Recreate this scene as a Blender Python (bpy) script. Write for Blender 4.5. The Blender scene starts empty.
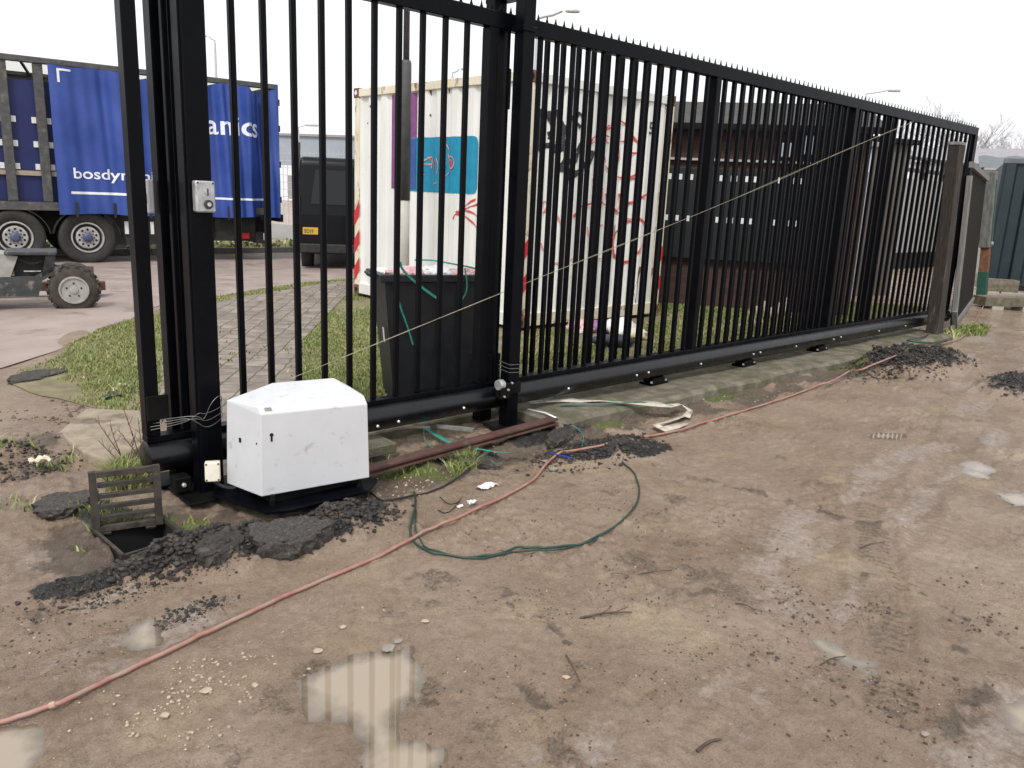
import bpy, bmesh, math, random
import numpy as np
from mathutils import Vector, Matrix
from mathutils.geometry import delaunay_2d_cdt
random.seed(7); RNG = np.random.default_rng(7)
sc = bpy.context.scene; COL = sc.collection
R = math.radians

# ------------------------------------------------------------------ camera
CX, CY, F = 512.0, 384.0, 806.65
PITCH, ROLL, HEAD, DIST = .2331, .0448, .8204, 3.628
fw = np.array([math.cos(HEAD)*math.cos(PITCH), math.sin(HEAD)*math.cos(PITCH), -math.sin(PITCH)])
r0 = np.array([math.sin(HEAD), -math.cos(HEAD), 0]); u0 = np.cross(r0, fw)
rr = math.cos(ROLL)*r0 + math.sin(ROLL)*u0; uu = -math.sin(ROLL)*r0 + math.cos(ROLL)*u0
CAM = np.array([0, -DIST, 1.5])
cam = bpy.data.objects.new('camera', bpy.data.cameras.new('camera')); COL.objects.link(cam)
cam.matrix_world = Matrix(((rr[0], uu[0], -fw[0], CAM[0]), (rr[1], uu[1], -fw[1], CAM[1]), (rr[2], uu[2], -fw[2], CAM[2]), (0, 0, 0, 1)))
cam.data.sensor_fit = 'HORIZONTAL'; cam.data.sensor_width = 36; cam.data.lens = 36*F/1024
cam.data.clip_start = .05; cam.data.clip_end = 600
sc.camera = cam
def ray(px, py): return fw + (px-CX)/F*rr - (py-CY)/F*uu
def G(px, py, z=0.0):            # the spot of the ground (at height z) surveyed in the photograph
    d = ray(px, py); return CAM + (z-CAM[2])/d[2]*d
def PY(px, py, y): d = ray(px, py); return CAM + (y-CAM[1])/d[1]*d
def PX(px, py, x): d = ray(px, py); return CAM + x/d[0]*d
def DP(px, py, dep): return CAM + dep*ray(px, py)

# ------------------------------------------------------------------ sky and sun
w = bpy.data.worlds.new('World'); sc.world = w; w.use_nodes = True
nt = w.node_tree; nt.nodes.clear()
sky = nt.nodes.new('ShaderNodeTexSky'); sky.sky_type = 'NISHITA'; sky.sun_disc = False
sky.sun_elevation = R(52); sky.sun_rotation = R(237); sky.air_density = 1.0; sky.dust_density = 4.0
hs = nt.nodes.new('ShaderNodeHueSaturation'); hs.inputs['Saturation'].default_value = .12
mx = nt.nodes.new('ShaderNodeMix'); mx.data_type = 'RGBA'; mx.inputs['Factor'].default_value = .75
mx.inputs['B'].default_value = (8.2, 8.3, 8.6, 1)
bg = nt.nodes.new('ShaderNodeBackground'); bg.inputs['Strength'].default_value = .115
wo = nt.nodes.new('ShaderNodeOutputWorld')
nt.links.new(sky.outputs[0], hs.inputs['Color']); nt.links.new(hs.outputs[0], mx.inputs['A'])
nt.links.new(mx.outputs['Result'], bg.inputs['Color']); nt.links.new(bg.outputs[0], wo.inputs['Surface'])
sd = bpy.data.lights.new('sun', 'SUN'); sd.energy = 1.5; sd.angle = R(10); sd.color = (1, .97, .93)
sun = bpy.data.objects.new('sun', sd); COL.objects.link(sun)
# veiled sun high behind the left shoulder
sdir = Vector((math.sin(R(237))*math.cos(R(52)), math.cos(R(237))*math.cos(R(52)), math.sin(R(52))))
sun.rotation_euler = sdir.to_track_quat('Z', 'Y').to_euler()
sc.view_settings.view_transform = 'Standard'; sc.view_settings.look = 'None'
sc.view_settings.exposure = 0.50; sc.view_settings.gamma = 1

# ------------------------------------------------------------------ noise
def hsh(ix, iy, s):
    n = (ix.astype(np.int64)*374761393 + iy.astype(np.int64)*668265263 + s*1274126177) & 0x7fffffff
    n = ((n ^ (n >> 13))*1274126177) & 0x7fffffff
    n = ((n ^ (n >> 16))*668265263) & 0x7fffffff
    return ((n ^ (n >> 15)) & 0xffff)/65535.0
def vn(x, y, s=0):
    ix = np.floor(x); iy = np.floor(y); fx = x-ix; fy = y-iy
    fx = fx*fx*(3-2*fx); fy = fy*fy*(3-2*fy)
    a = hsh(ix, iy, s); b = hsh(ix+1, iy, s); c = hsh(ix, iy+1, s); d = hsh(ix+1, iy+1, s)
    return (a*(1-fx)+b*fx)*(1-fy) + (c*(1-fx)+d*fx)*fy
def fbm(x, y, s=0, o=4):
    v = 0; a = .5; t = 0
    for k in range(o): v = v + a*vn(x*2**k+13.7*k, y*2**k+7.1*k, s+k); t += a; a *= .5
    return v/t
def sst(a, b, x): t = np.clip((x-a)/(b-a), 0, 1); return t*t*(3-2*t)
def polydist(P, x, y, closed=False):
    P = [np.array(p[:2], float) for p in P]
    if closed: P = P+[P[0]]
    best = np.full(np.shape(x), 1e9); along = np.zeros(np.shape(x)); L = 0
    for a, b in zip(P[:-1], P[1:]):
        ab = b-a; l = np.linalg.norm(ab)+1e-9
        t = np.clip(((x-a[0])*ab[0]+(y-a[1])*ab[1])/l**2, 0, 1)
        d = np.hypot(x-a[0]-t*ab[0], y-a[1]-t*ab[1])
        m = d < best; best = np.where(m, d, best); along = np.where(m, L+t*l, along); L += l
    return best, along
def inside(P, x, y):
    r = np.zeros(np.shape(x), bool); n = len(P)
    for i in range(n):
        x1, y1 = P[i][:2]; x2, y2 = P[(i+1) % n][:2]
        c = ((y1 > y) != (y2 > y)) & (x < (x2-x1)*(y-y1)/(y2-y1+1e-12)+x1)
        r ^= c
    return r
def sdf(P, x, y):                # negative inside
    d, _ = polydist(P, x, y, True); return np.where(inside(P, x, y), -d, d)

# ------------------------------------------------------------------ materials
def mat(name, c1, c2=None, scale=8, rough=.7, rough2=None, bump=0, bscale=None, metal=0, spec=.5, detail=6, coat=0,
        c3=None, s3=3, t3=(.55, .7), stretch=(1, 1, 1), ramp=(.35, .65), bdist=.01):
    m = bpy.data.materials.new(name); m.use_nodes = True; n = m.node_tree.nodes; l = m.node_tree.links
    b = n['Principled BSDF']; b.inputs['Roughness'].default_value = rough; b.inputs['Metallic'].default_value = metal
    b.inputs['Specular IOR Level'].default_value = spec; b.inputs['Coat Weight'].default_value = coat
    tc = n.new('ShaderNodeTexCoord'); mp = n.new('ShaderNodeMapping'); mp.inputs['Scale'].default_value = stretch
    l.new(tc.outputs['Object'], mp.inputs[0])
    def noise(s, det=detail):
        t = n.new('ShaderNodeTexNoise'); t.inputs['Scale'].default_value = s; t.inputs['Detail'].default_value = det
        t.inputs['Roughness'].default_value = .6
        l.new(mp.outputs[0], t.inputs['Vector']); return t
    def rmp(src, a, bb, ca, cb):
        q = n.new('ShaderNodeValToRGB'); q.color_ramp.elements[0].position = a; q.color_ramp.elements[1].position = bb
        q.color_ramp.elements[0].color = ca; q.color_ramp.elements[1].color = cb; l.new(src, q.inputs[0]); return q
    c4 = lambda c: (c[0], c[1], c[2], 1)
    if c2 is None: b.inputs['Base Color'].default_value = c4(c1)
    else:
        t = noise(scale); q = rmp(t.outputs['Fac'], ramp[0], ramp[1], c4(c1), c4(c2)); out = q.outputs[0]
        if c3 is not None:
            t3n = noise(s3); k = rmp(t3n.outputs['Fac'], t3[0], t3[1], (0, 0, 0, 1), (1, 1, 1, 1))
            m3 = n.new('ShaderNodeMix'); m3.data_type = 'RGBA'; m3.inputs['B'].default_value = c4(c3)
            l.new(k.outputs[0], m3.inputs['Factor']); l.new(out, m3.inputs['A']); out = m3.outputs['Result']
        l.new(out, b.inputs['Base Color'])
        if rough2 is not None:
            mr = n.new('ShaderNodeMapRange'); mr.inputs['To Min'].default_value = rough; mr.inputs['To Max'].default_value = rough2
            l.new(t.outputs['Fac'], mr.inputs['Value']); mr.inputs['From Min'].default_value = .3; mr.inputs['From Max'].default_value = .7
            l.new(mr.outputs[0], b.inputs['Roughness'])
    if bump:
        t = noise(bscale or scale*4); bn = n.new('ShaderNodeBump'); bn.inputs['Strength'].default_value = bump
        bn.inputs['Distance'].default_value = bdist; l.new(t.outputs['Fac'], bn.inputs['Height']); l.new(bn.outputs[0], b.inputs['Normal'])
    return m
M = {}
M['black'] = mat('black_paint', (.0018, .002, .0034), (.0035, .004, .006), 6, .28, .40, .10, 60, spec=.09, c3=(.012, .011, .011), s3=5, t3=(.66, .8))
M['tubeb'] = mat('glossy_black_tube', (.002, .0022, .003), (.004, .0045, .006), 6, .22, .34, .06, 60, spec=.45, c3=(.02, .018, .016), s3=6, t3=(.66, .8))
M['blackdull'] = mat('black_dull', (.003, .003, .003), (.010, .0095, .009), 10, .6, spec=.12)
M['white'] = mat('white_powder_coat', (.58, .59, .605), (.63, .635, .645), 5, .38, c3=(.40, .35, .29), s3=16, t3=(.60, .76), bump=.03, bscale=80)
M['cream'] = mat('cream_plastic', (.72, .66, .55), (.8, .75, .64), 20, .5, c3=(.45, .38, .3), s3=30, t3=(.62, .72))
M['hole'] = mat('dark_hole', (.004, .004, .004), rough=.9)
M['steel'] = mat('galvanised_steel', (.42, .43, .44), (.58, .59, .6), 25, .4, .55, metal=.6, c3=(.3, .28, .25), s3=20)
M['boltm'] = mat('zinc_bolt', (.5, .51, .52), (.65, .66, .67), 40, .35, metal=.5)
M['contw'] = mat('container_white_paint', (.68, .68, .64), (.78, .78, .75), 3, .5, .65, .1, 40, c3=(.30, .19, .1), s3=7, t3=(.70, .80), stretch=(1, 1, .35))
M['conty'] = mat('container_rusted_cream', (.66, .58, .40), (.74, .71, .60), 6, .6, c3=(.16, .06, .03), s3=9, t3=(.56, .68), stretch=(1, 1, .5))
M['rust'] = mat('rusty_iron', (.11, .045, .025), (.22, .10, .05), 18, .85, bump=.3)
M['purple'] = mat('purple_paint', (.17, .035, .16), (.22, .06, .2), 14, .5)
M['navy'] = mat('navy_paint', (.02, .07, .25), (.03, .09, .3), 14, .5)
M['teal'] = mat('teal_paint', (.0, .21, .36), (.005, .25, .4), 14, .5)
M['gred'] = mat('red_spray', (.55, .04, .035), (.62, .1, .08), 18, .6)
M['gpink'] = mat('faded_red_spray', (.62, .34, .32), (.66, .22, .2), 12, .6)
M['gblk'] = mat('black_spray', (.012, .012, .014), (.04, .04, .045), 18, .6)
M['redtape'] = mat('red_marking', (.6, .02, .03), (.5, .03, .03), 20, .5)
M['whtape'] = mat('white_marking', (.75, .75, .75), (.68, .68, .68), 20, .5)
M['bin'] = mat('bin_plastic', (.007, .008, .010), (.012, .014, .017), 12, .42, .55)
M['strap'] = mat('green_strap', (.02, .22, .17), (.04, .3, .23), 30, .5)
M['strapb'] = mat('blue_strap', (.02, .05, .4), (.04, .08, .5), 30, .5)
M['bagw'] = mat('white_plastic_bag', (.7, .7, .72), (.82, .8, .8), 20, .35, bump=.4, bscale=40)
M['bagp'] = mat('pink_plastic_bag', (.6, .25, .28), (.75, .6, .62), 25, .4, bump=.4, bscale=40)
M['bagpu'] = mat('purple_cloth', (.18, .08, .25), (.3, .15, .3), 25, .6)
M['conc'] = mat('damp_concrete', (.10, .086, .062), (.215, .19, .145), 9, .85, .6, .8, 70, c3=(.085, .085, .04), s3=6, t3=(.46, .66))
M['tanc'] = mat('tan_concrete', (.25, .205, .145), (.36, .30, .22), 7, .85, bump=.9, bscale=60, c3=(.13, .10, .07), s3=5, t3=(.52, .68))
M['concl'] = mat('pale_concrete', (.3, .28, .25), (.42, .4, .37), 9, .9, bump=.4)
M['lampc'] = mat('lamp_concrete', (.42, .40, .36), (.5, .48, .43), 9, .8, bump=.2)
M['lampg'] = mat('lamp_grey_paint', (.055, .055, .055), (.08, .08, .08), 9, .55)
M['galv'] = mat('lamp_galvanised', (.45, .46, .47), (.55, .55, .56), 9, .5)
M['wood'] = mat('weathered_timber', (.02, .016, .012), (.048, .038, .029), 9, .85, bump=.3, stretch=(6, 6, .5), c3=(.19, .18, .16), s3=4, t3=(.58, .75))
M['woodd'] = mat('dark_timber_boards', (.009, .0075, .006), (.02, .016, .012), 7, .85, spec=.2, bump=.25, stretch=(5, 5, .4))
M['woodg'] = mat('grey_bleached_timber', (.14, .14, .13), (.24, .235, .22), 9, .8, bump=.3, stretch=(5, 5, .5))
M['postg'] = mat('lichen_grey_post', (.08, .085, .075), (.17, .18, .16), 12, .85, bump=.3, stretch=(3, 3, .6))
M['greenp'] = mat('green_post_paint', (.01, .06, .04), (.02, .09, .06), 12, .6)
M['blueg'] = mat('blue_green_cladding', (.008, .020, .027), (.014, .029, .037), 4, .5)
M['roofl'] = mat('pale_sheet_roof', (.10, .115, .13), (.15, .165, .18), 6, .7)
M['roofg'] = mat('grey_sheet_roof', (.24, .23, .24), (.32, .31, .32), 6, .7)
M['hose'] = mat('pink_rubber_hose', (.30, .13, .10), (.40, .21, .17), 14, .45, .6, c3=(.30, .22, .17), s3=14, t3=(.48, .66))
M['hosep'] = mat('pale_pink_hose', (.38, .24, .19), (.48, .33, .27), 14, .55, c3=(.26, .18, .13), s3=18, t3=(.6, .74))
M['cableg'] = mat('dark_green_cable', (.01, .035, .03), (.02, .06, .045), 22, .45)
M['cableb'] = mat('black_cable', (.008, .008, .009), (.02, .02, .02), 22, .5)
M['sleeve'] = mat('dirty_white_sleeve', (.42, .37, .29), (.6, .56, .48), 16, .6, bump=.3, c3=(.22, .17, .12), s3=12, t3=(.55, .7))
M['railb'] = mat('brown_primer_steel', (.075, .036, .028), (.12, .06, .045), 9, .6, c3=(.17, .13, .10), s3=10, t3=(.6, .75), bump=.15)
M['iron'] = mat('dirty_cast_iron', (.022, .019, .015), (.06, .048, .036), 22, .7, bump=.35, c3=(.12, .095, .07), s3=14, t3=(.58, .74))
M['asph'] = mat('broken_asphalt', (.014, .012, .011), (.05, .043, .037), 40, .75, .45, .8, 160, c3=(.13, .10, .075), s3=14, t3=(.52, .66))
M['earth'] = mat('brown_earth', (.10, .075, .052), (.2, .155, .11), 20, .9, bump=.5, bscale=120)
M['asphl'] = mat('dusty_asphalt_slab', (.028, .025, .022), (.085, .075, .065), 70, .85, bump=1, bscale=110, c3=(.2, .17, .14), s3=60, t3=(.62, .72))
M['stone'] = mat('pale_stone', (.34, .27, .19), (.52, .43, .32), 14, .8, bump=.4)
M['stoneg'] = mat('grey_stone', (.2, .18, .15), (.33, .3, .26), 14, .8, bump=.4)
M['twig'] = mat('wet_twig', (.05, .035, .025), (.1, .07, .05), 30, .7, bump=.4)
M['stem'] = mat('reddish_stem', (.10, .05, .035), (.17, .10, .07), 30, .7)
M['paper'] = mat('litter_white', (.68, .68, .7), (.8, .8, .8), 30, .6, c3=(.4, .34, .28), s3=20)
M['paperb'] = mat('litter_buff', (.6, .53, .38), (.7, .63, .48), 30, .6)
M['litd'] = mat('litter_dark', (.02, .022, .03), (.05, .05, .06), 30, .5)
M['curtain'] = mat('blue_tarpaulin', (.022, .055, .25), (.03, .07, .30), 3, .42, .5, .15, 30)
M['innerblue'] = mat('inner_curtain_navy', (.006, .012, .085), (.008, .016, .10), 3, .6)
M['tframe'] = mat('trailer_grey_frame', (.05, .052, .05), (.09, .09, .085), 9, .6, c3=(.16, .14, .12), s3=8)
M['tbeige'] = mat('timber_slat', (.30, .24, .18), (.36, .3, .23), 9, .7)
M['whitep'] = mat('white_print', (.78, .8, .84), rough=.5)
M['tyre'] = mat('tyre_rubber', (.022, .021, .02), (.04, .037, .034), 16, .85, bump=.2)
M['tyred'] = mat('muddy_tyre_rubber', (.03, .026, .022), (.075, .062, .05), 8, .9, bump=.4, c3=(.2, .15, .11), s3=9, t3=(.6, .72))
M['rim'] = mat('silver_rim', (.34, .33, .32), (.5, .49, .47), 12, .5, metal=.2)
M['hub'] = mat('blue_grey_hub', (.05, .06, .12), (.08, .09, .17), 12, .5)
M['chassis'] = mat('chassis_black', (.012, .012, .012), (.03, .028, .026), 12, .75)
M['forkg'] = mat('machine_dark_grey', (.028, .032, .034), (.055, .06, .06), 7, .6, c3=(.22, .2, .17), s3=9, t3=(.58, .72))
M['rimg'] = mat('dusty_grey_rim', (.27, .26, .24), (.38, .37, .34), 9, .8)
M['van'] = mat('van_dark_paint', (.0025, .003, .004), (.004, .0045, .006), 3, .22, spec=.2, coat=.05)
M['glassd'] = mat('dark_glass', (.006, .007, .009), rough=.10, spec=.35)
M['plate'] = mat('yellow_plate', (.55, .33, .03), (.6, .37, .04), 30, .5)
M['red'] = mat('red_lens', (.45, .02, .02), (.5, .03, .03), 30, .3)
M['chrome'] = mat('chrome', (.6, .6, .62), rough=.2, metal=.9)
M['brick'] = mat('brick_dummy', (.1, .05, .04), (.14, .07, .05), 12, .9)
M['rooft'] = mat('grey_roof_slates', (.032, .030, .026), (.055, .052, .045), 9, .85, bump=.3, c3=(.06, .07, .035), s3=2)
M['dgreen'] = mat('dark_green_sheet', (.004, .008, .0075), (.007, .012, .011), 3, .5)
M['wareh'] = mat('warehouse_blue_grey', (.27, .31, .36), (.31, .35, .40), 1, .7)
M['whitew'] = mat('white_wall_panel', (.75, .77, .8), (.7, .72, .76), 1, .7)
M['paleg'] = mat('pale_grey_hoarding', (.34, .34, .33), (.42, .42, .40), 2, .8)
M['brownf'] = mat('brown_board_wall', (.10, .085, .07), (.15, .13, .11), 5, .85, stretch=(3, 3, .5))
M['hazed_bark'] = mat('hazed_tree_bark', (.36, .35, .36), (.44, .43, .44), 3, .9)  # bark lightened: distance haze painted into its colour
M['cord'] = mat('pale_cord', (.25, .235, .16), (.42, .39, .28), 60, .7)
M['wire'] = mat('tie_wire', (.09, .09, .09), (.16, .16, .16), 30, .4, metal=.3)

# brick wall material
def brickmat(name, c1, c2, mortar, scale, rot=0):
    m = mat(name, c1, c2, 5, .9); n = m.node_tree.nodes; l = m.node_tree.links; b = n['Principled BSDF']
    tc = n.new('ShaderNodeTexCoord'); sp = n.new('ShaderNodeSeparateXYZ'); cb = n.new('ShaderNodeCombineXYZ')
    l.new(tc.outputs['Object'], sp.inputs[0]); l.new(sp.outputs['X'], cb.inputs['X']); l.new(sp.outputs['Z'], cb.inputs['Y'])
    br = n.new('ShaderNodeTexBrick'); br.inputs['Scale'].default_value = scale
    br.inputs['Color1'].default_value = (*c1, 1); br.inputs['Color2'].default_value = (*c2, 1); br.inputs['Mortar'].default_value = (*mortar, 1)
    br.inputs['Mortar Size'].default_value = .012; l.new(cb.outputs[0], br.inputs['Vector'])
    l.new(br.outputs[0], b.inputs['Base Color']); return m
M['brick'] = brickmat('red_brick', (.045, .020, .015), (.07, .034, .026), (.055, .045, .038), 2.2)

# ground materials
def groundmat():
    m = bpy.data.materials.new('wet_mud'); m.use_nodes = True; n = m.node_tree.nodes; l = m.node_tree.links; b = n['Principled BSDF']
    tc = n.new('ShaderNodeTexCoord')
    def noise(s, det=8, rgh=.62, vec=None):
        t = n.new('ShaderNodeTexNoise'); t.inputs['Scale'].default_value = s; t.inputs['Detail'].default_value = det; t.inputs['Roughness'].default_value = rgh
        l.new(vec or tc.outputs['Object'], t.inputs['Vector']); return t.outputs['Fac']
    def ramp(src, pts):
        q = n.new('ShaderNodeValToRGB'); e = q.color_ramp.elements
        e[0].position, e[0].color = pts[0][0], (*pts[0][1], 1); e[1].position, e[1].color = pts[-1][0], (*pts[-1][1], 1)
        for p, c in pts[1:-1]: k = e.new(p); k.color = (*c, 1)
        l.new(src, q.inputs[0]); return q.outputs[0]
    def mix(f, a, bb, mode='MIX'):
        x = n.new('ShaderNodeMix'); x.data_type = 'RGBA'; x.blend_type = mode
        for k, v in (('Factor', f), ('A', a), ('B', bb)):
            if isinstance(v, (int, float)): x.inputs[k].default_value = v
            elif isinstance(v, tuple): x.inputs[k].default_value = (*v, 1)
            else: l.new(v, x.inputs[k])
        return x.outputs['Result']
    def attr(a): t = n.new('ShaderNodeAttribute'); t.attribute_name = a; return t.outputs['Fac']
    g = lambda v: (v, v, v)
    base = ramp(noise(1.5, 9, .68), [(.25, (.19, .124, .082)), (.42, (.295, .212, .150)), (.56, (.345, .255, .187)), (.72, (.40, .305, .232))])
    ochre = ramp(noise(1.7, 4), [(.55, g(0)), (.72, g(1))])
    base = mix(ochre, base, (.42, .325, .215)) 
    fine = ramp(noise(26, 10, .74), [(.27, g(.42)), (.37, g(.84)), (.50, g(1.02)), (.72, g(1.24))])
    base = mix(1.0, base, fine, 'MULTIPLY')
    grit = ramp(noise(120, 4, .7), [(.30, g(.35)), (.41, g(.90)), (.58, g(1.06)), (.72, g(1.5))])
    base = mix(.6, base, mix(1.0, base, grit, 'MULTIPLY'))
    # tiny dark crumbs and pale chips
    vo = n.new('ShaderNodeTexVoronoi'); vo.inputs['Scale'].default_value = 42; vo.inputs['Randomness'].default_value = 1; l.new(tc.outputs['Object'], vo.inputs['Vector'])
    crumb = ramp(vo.outputs['Distance'], [(.08, g(1)), (.2, g(0))])
    cm = n.new('ShaderNodeMath'); cm.operation = 'MULTIPLY'; l.new(crumb, cm.inputs[0]); l.new(ramp(noise(2.6, 5), [(.52, g(0)), (.66, g(1))]), cm.inputs[1])
    base = mix(cm.outputs[0], base, (.06, .045, .034))
    vo2 = n.new('ShaderNodeTexVoronoi'); vo2.inputs['Scale'].default_value = 27; l.new(tc.outputs['Object'], vo2.inputs['Vector'])
    chip = ramp(vo2.outputs['Distance'], [(.05, g(1)), (.085, g(0))])
    cm2 = n.new('ShaderNodeMath'); cm2.operation = 'MULTIPLY'; l.new(chip, cm2.inputs[0]); l.new(ramp(noise(1.9, 5), [(.5, g(0)), (.6, g(1))]), cm2.inputs[1])
    base = mix(cm2.outputs[0], base, (.52, .44, .33))
    def crisp(a, sc_, k=5.0, off=1.0, gain=1.5):
        m1 = n.new('ShaderNodeMath'); m1.operation = 'MULTIPLY_ADD'; l.new(attr(a), m1.inputs[0]); m1.inputs[1].default_value = gain; l.new(noise(sc_, 9, .72), m1.inputs[2])
        m2 = n.new('ShaderNodeMath'); m2.operation = 'MULTIPLY_ADD'; m2.use_clamp = True; l.new(m1.outputs[0], m2.inputs[0]); m2.inputs[1].default_value = k; m2.inputs[2].default_value = -off*k; return m2.outputs[0]
    base = mix(crisp('soil', 70, 5, 1.0, 1.25), base, mix(1.0, (.15, .112, .082), fine, 'MULTIPLY'))
    base = mix(crisp('tar', 38, 7, 1.0, 1.05), base, mix(1.0, (.030, .027, .025), grit, 'MULTIPLY'))
    base = mix(crisp('moss', 24, 5, 1.0, 1.3), base, mix(1.0, (.13, .15, .045), fine, 'MULTIPLY'))
    base = mix(crisp('silt_sheen', 34, 3, 1.0, .95), base, mix(1.0, (.50, .42, .365), fine, 'MULTIPLY'))  # pale tint puts the sheen of the wet film into the colour
    dk = n.new('ShaderNodeMath'); dk.operation = 'MULTIPLY'; l.new(attr('wet'), dk.inputs[0]); dk.inputs[1].default_value = .40
    base = mix(dk.outputs[0], base, mix(1.0, base, (.62, .58, .54), 'MULTIPLY'))
    l.new(base, b.inputs['Base Color'])
    # wetness: glossy film
    ro = n.new('ShaderNodeMapRange'); ro.inputs['From Min'].default_value = .38; ro.inputs['From Max'].default_value = .66
    ro.inputs['To Min'].default_value = .20; ro.inputs['To Max'].default_value = .42; l.new(noise(2.2, 7), ro.inputs['Value'])
    rw = n.new('ShaderNodeMath'); rw.operation = 'MULTIPLY_ADD'; l.new(attr('wet'), rw.inputs[0]); rw.inputs[1].default_value = -.36; l.new(ro.outputs[0], rw.inputs[2]); rw.use_clamp = True
    rc = n.new('ShaderNodeMath'); rc.operation = 'MAXIMUM'; l.new(rw.outputs[0], rc.inputs[0]); rc.inputs[1].default_value = .09
    l.new(rc.outputs[0], b.inputs['Roughness']); b.inputs['Specular IOR Level'].default_value = .5
    b1 = n.new('ShaderNodeBump'); b1.inputs['Strength'].default_value = .6; b1.inputs['Distance'].default_value = .028; l.new(noise(46, 9, .74), b1.inputs['Height'])
    b2 = n.new('ShaderNodeBump'); b2.inputs['Strength'].default_value = .9; b2.inputs['Distance'].default_value = .011; l.new(noise(150, 4, .7), b2.inputs['Height'])
    l.new(b1.outputs[0], b2.inputs['Normal']); l.new(b2.outputs[0], b.inputs['Normal'])
    return m
M['mud'] = groundmat()
M['road'] = mat('muddy_asphalt_road', (.27, .21, .18), (.35, .285, .25), 1.4, .6, .85, .4, 90, c3=(.16, .125, .10), s3=2.2, t3=(.56, .72))
M['soil'] = mat('verge_soil', (.14, .115, .065), (.24, .20, .125), 6, .9, bump=.5, bscale=60, c3=(.15, .165, .06), s3=3.5, t3=(.48, .66))
def watermat():
    m = bpy.data.materials.new('muddy_puddle_water'); m.use_nodes = True; n = m.node_tree.nodes; l = m.node_tree.links; n.remove(n['Principled BSDF'])
    tr_ = n.new('ShaderNodeBsdfTransparent'); tr_.inputs[0].default_value = (.93, .90, .86, 1); df = n.new('ShaderNodeBsdfDiffuse'); df.inputs[0].default_value = (.35, .285, .21, 1)
    gl = n.new('ShaderNodeBsdfGlossy'); gl.inputs['Roughness'].default_value = .015; fr_ = n.new('ShaderNodeFresnel'); fr_.inputs[0].default_value = 1.75
    at = n.new('ShaderNodeAttribute'); at.attribute_name = 'murk'; m1 = n.new('ShaderNodeMixShader'); m2 = n.new('ShaderNodeMixShader')
    l.new(at.outputs['Fac'], m1.inputs[0]); l.new(tr_.outputs[0], m1.inputs[1]); l.new(df.outputs[0], m1.inputs[2])
    l.new(fr_.outputs[0], m2.inputs[0]); l.new(m1.outputs[0], m2.inputs[1]); l.new(gl.outputs[0], m2.inputs[2]); l.new(m2.outputs[0], n['Material Output'].inputs[0]); return m
M['water'] = watermat()
# paving: brick texture on xy rotated
def pavemat():
    m = mat('brick_paving', (.2, .17, .14), (.3, .25, .2), 4, .85, bump=.3, bscale=70); n = m.node_tree.nodes; l = m.node_tree.links; b = n['Principled BSDF']
    tc = n.new('ShaderNodeTexCoord'); mp = n.new('ShaderNodeMapping'); mp.inputs['Rotation'].default_value = (0, 0, R(-52))
    br = n.new('ShaderNodeTexBrick'); br.inputs['Scale'].default_value = 2.6; br.inputs['Brick Width'].default_value = .55; br.inputs['Row Height'].default_value = .42
    br.inputs['Color1'].default_value = (.19, .155, .13, 1); br.inputs['Color2'].default_value = (.27, .225, .19, 1); br.inputs['Mortar'].default_value = (.065, .075, .03, 1)
    br.inputs['Mortar Size'].default_value = .022; br.inputs['Mortar Smooth'].default_value = .6
    ns = n.new('ShaderNodeTexNoise'); ns.inputs['Scale'].default_value = 5; l.new(tc.outputs['Object'], ns.inputs['Vector'])
    ad = n.new('ShaderNodeVectorMath'); ad.operation = 'MULTIPLY_ADD'; l.new(ns.outputs['Color'], ad.inputs[0]); ad.inputs[1].default_value = (.05, .05, 0); l.new(tc.outputs['Object'], ad.inputs[2])
    l.new(ad.outputs[0], mp.inputs[0]); l.new(mp.outputs[0], br.inputs['Vector'])
    ns2 = n.new('ShaderNodeTexNoise'); ns2.inputs['Scale'].default_value = 9; ns2.inputs['Detail'].default_value = 8; l.new(tc.outputs['Object'], ns2.inputs['Vector'])
    mr = n.new('ShaderNodeMapRange'); mr.inputs['From Min'].default_value = .25; mr.inputs['From Max'].default_value = .75; mr.inputs['To Min'].default_value = .65; mr.inputs['To Max'].default_value = 1.3; l.new(ns2.outputs['Fac'], mr.inputs['Value'])
    mm = n.new('ShaderNodeVectorMath'); mm.operation = 'SCALE'; l.new(br.outputs['Color'], mm.inputs[0]); l.new(mr.outputs[0], mm.inputs['Scale']); l.new(mm.outputs[0], b.inputs['Base Color'])
    return m
M['pave'] = pavemat()
def bladesmat():
    m = bpy.data.materials.new('grass_blades'); m.use_nodes = True; n = m.node_tree.nodes; l = m.node_tree.links; b = n['Principled BSDF']
    a = n.new('ShaderNodeAttribute'); a.attribute_name = 'rnd'; q = n.new('ShaderNodeValToRGB'); e = q.color_ramp.elements
    e[0].position = 0; e[0].color = (.12, .17, .04, 1); e[1].position = 1; e[1].color = (.55, .47, .26, 1)
    k = e.new(.55); k.color = (.25, .28, .095, 1); k = e.new(.72); k.color = (.40, .38, .18, 1)
    l.new(a.outputs['Fac'], q.inputs[0]); l.new(q.outputs[0], b.inputs['Base Color']); b.inputs['Roughness'].default_value = .6
    b.inputs['Specular IOR Level'].default_value = .3; return m
M['blade'] = bladesmat()

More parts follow.
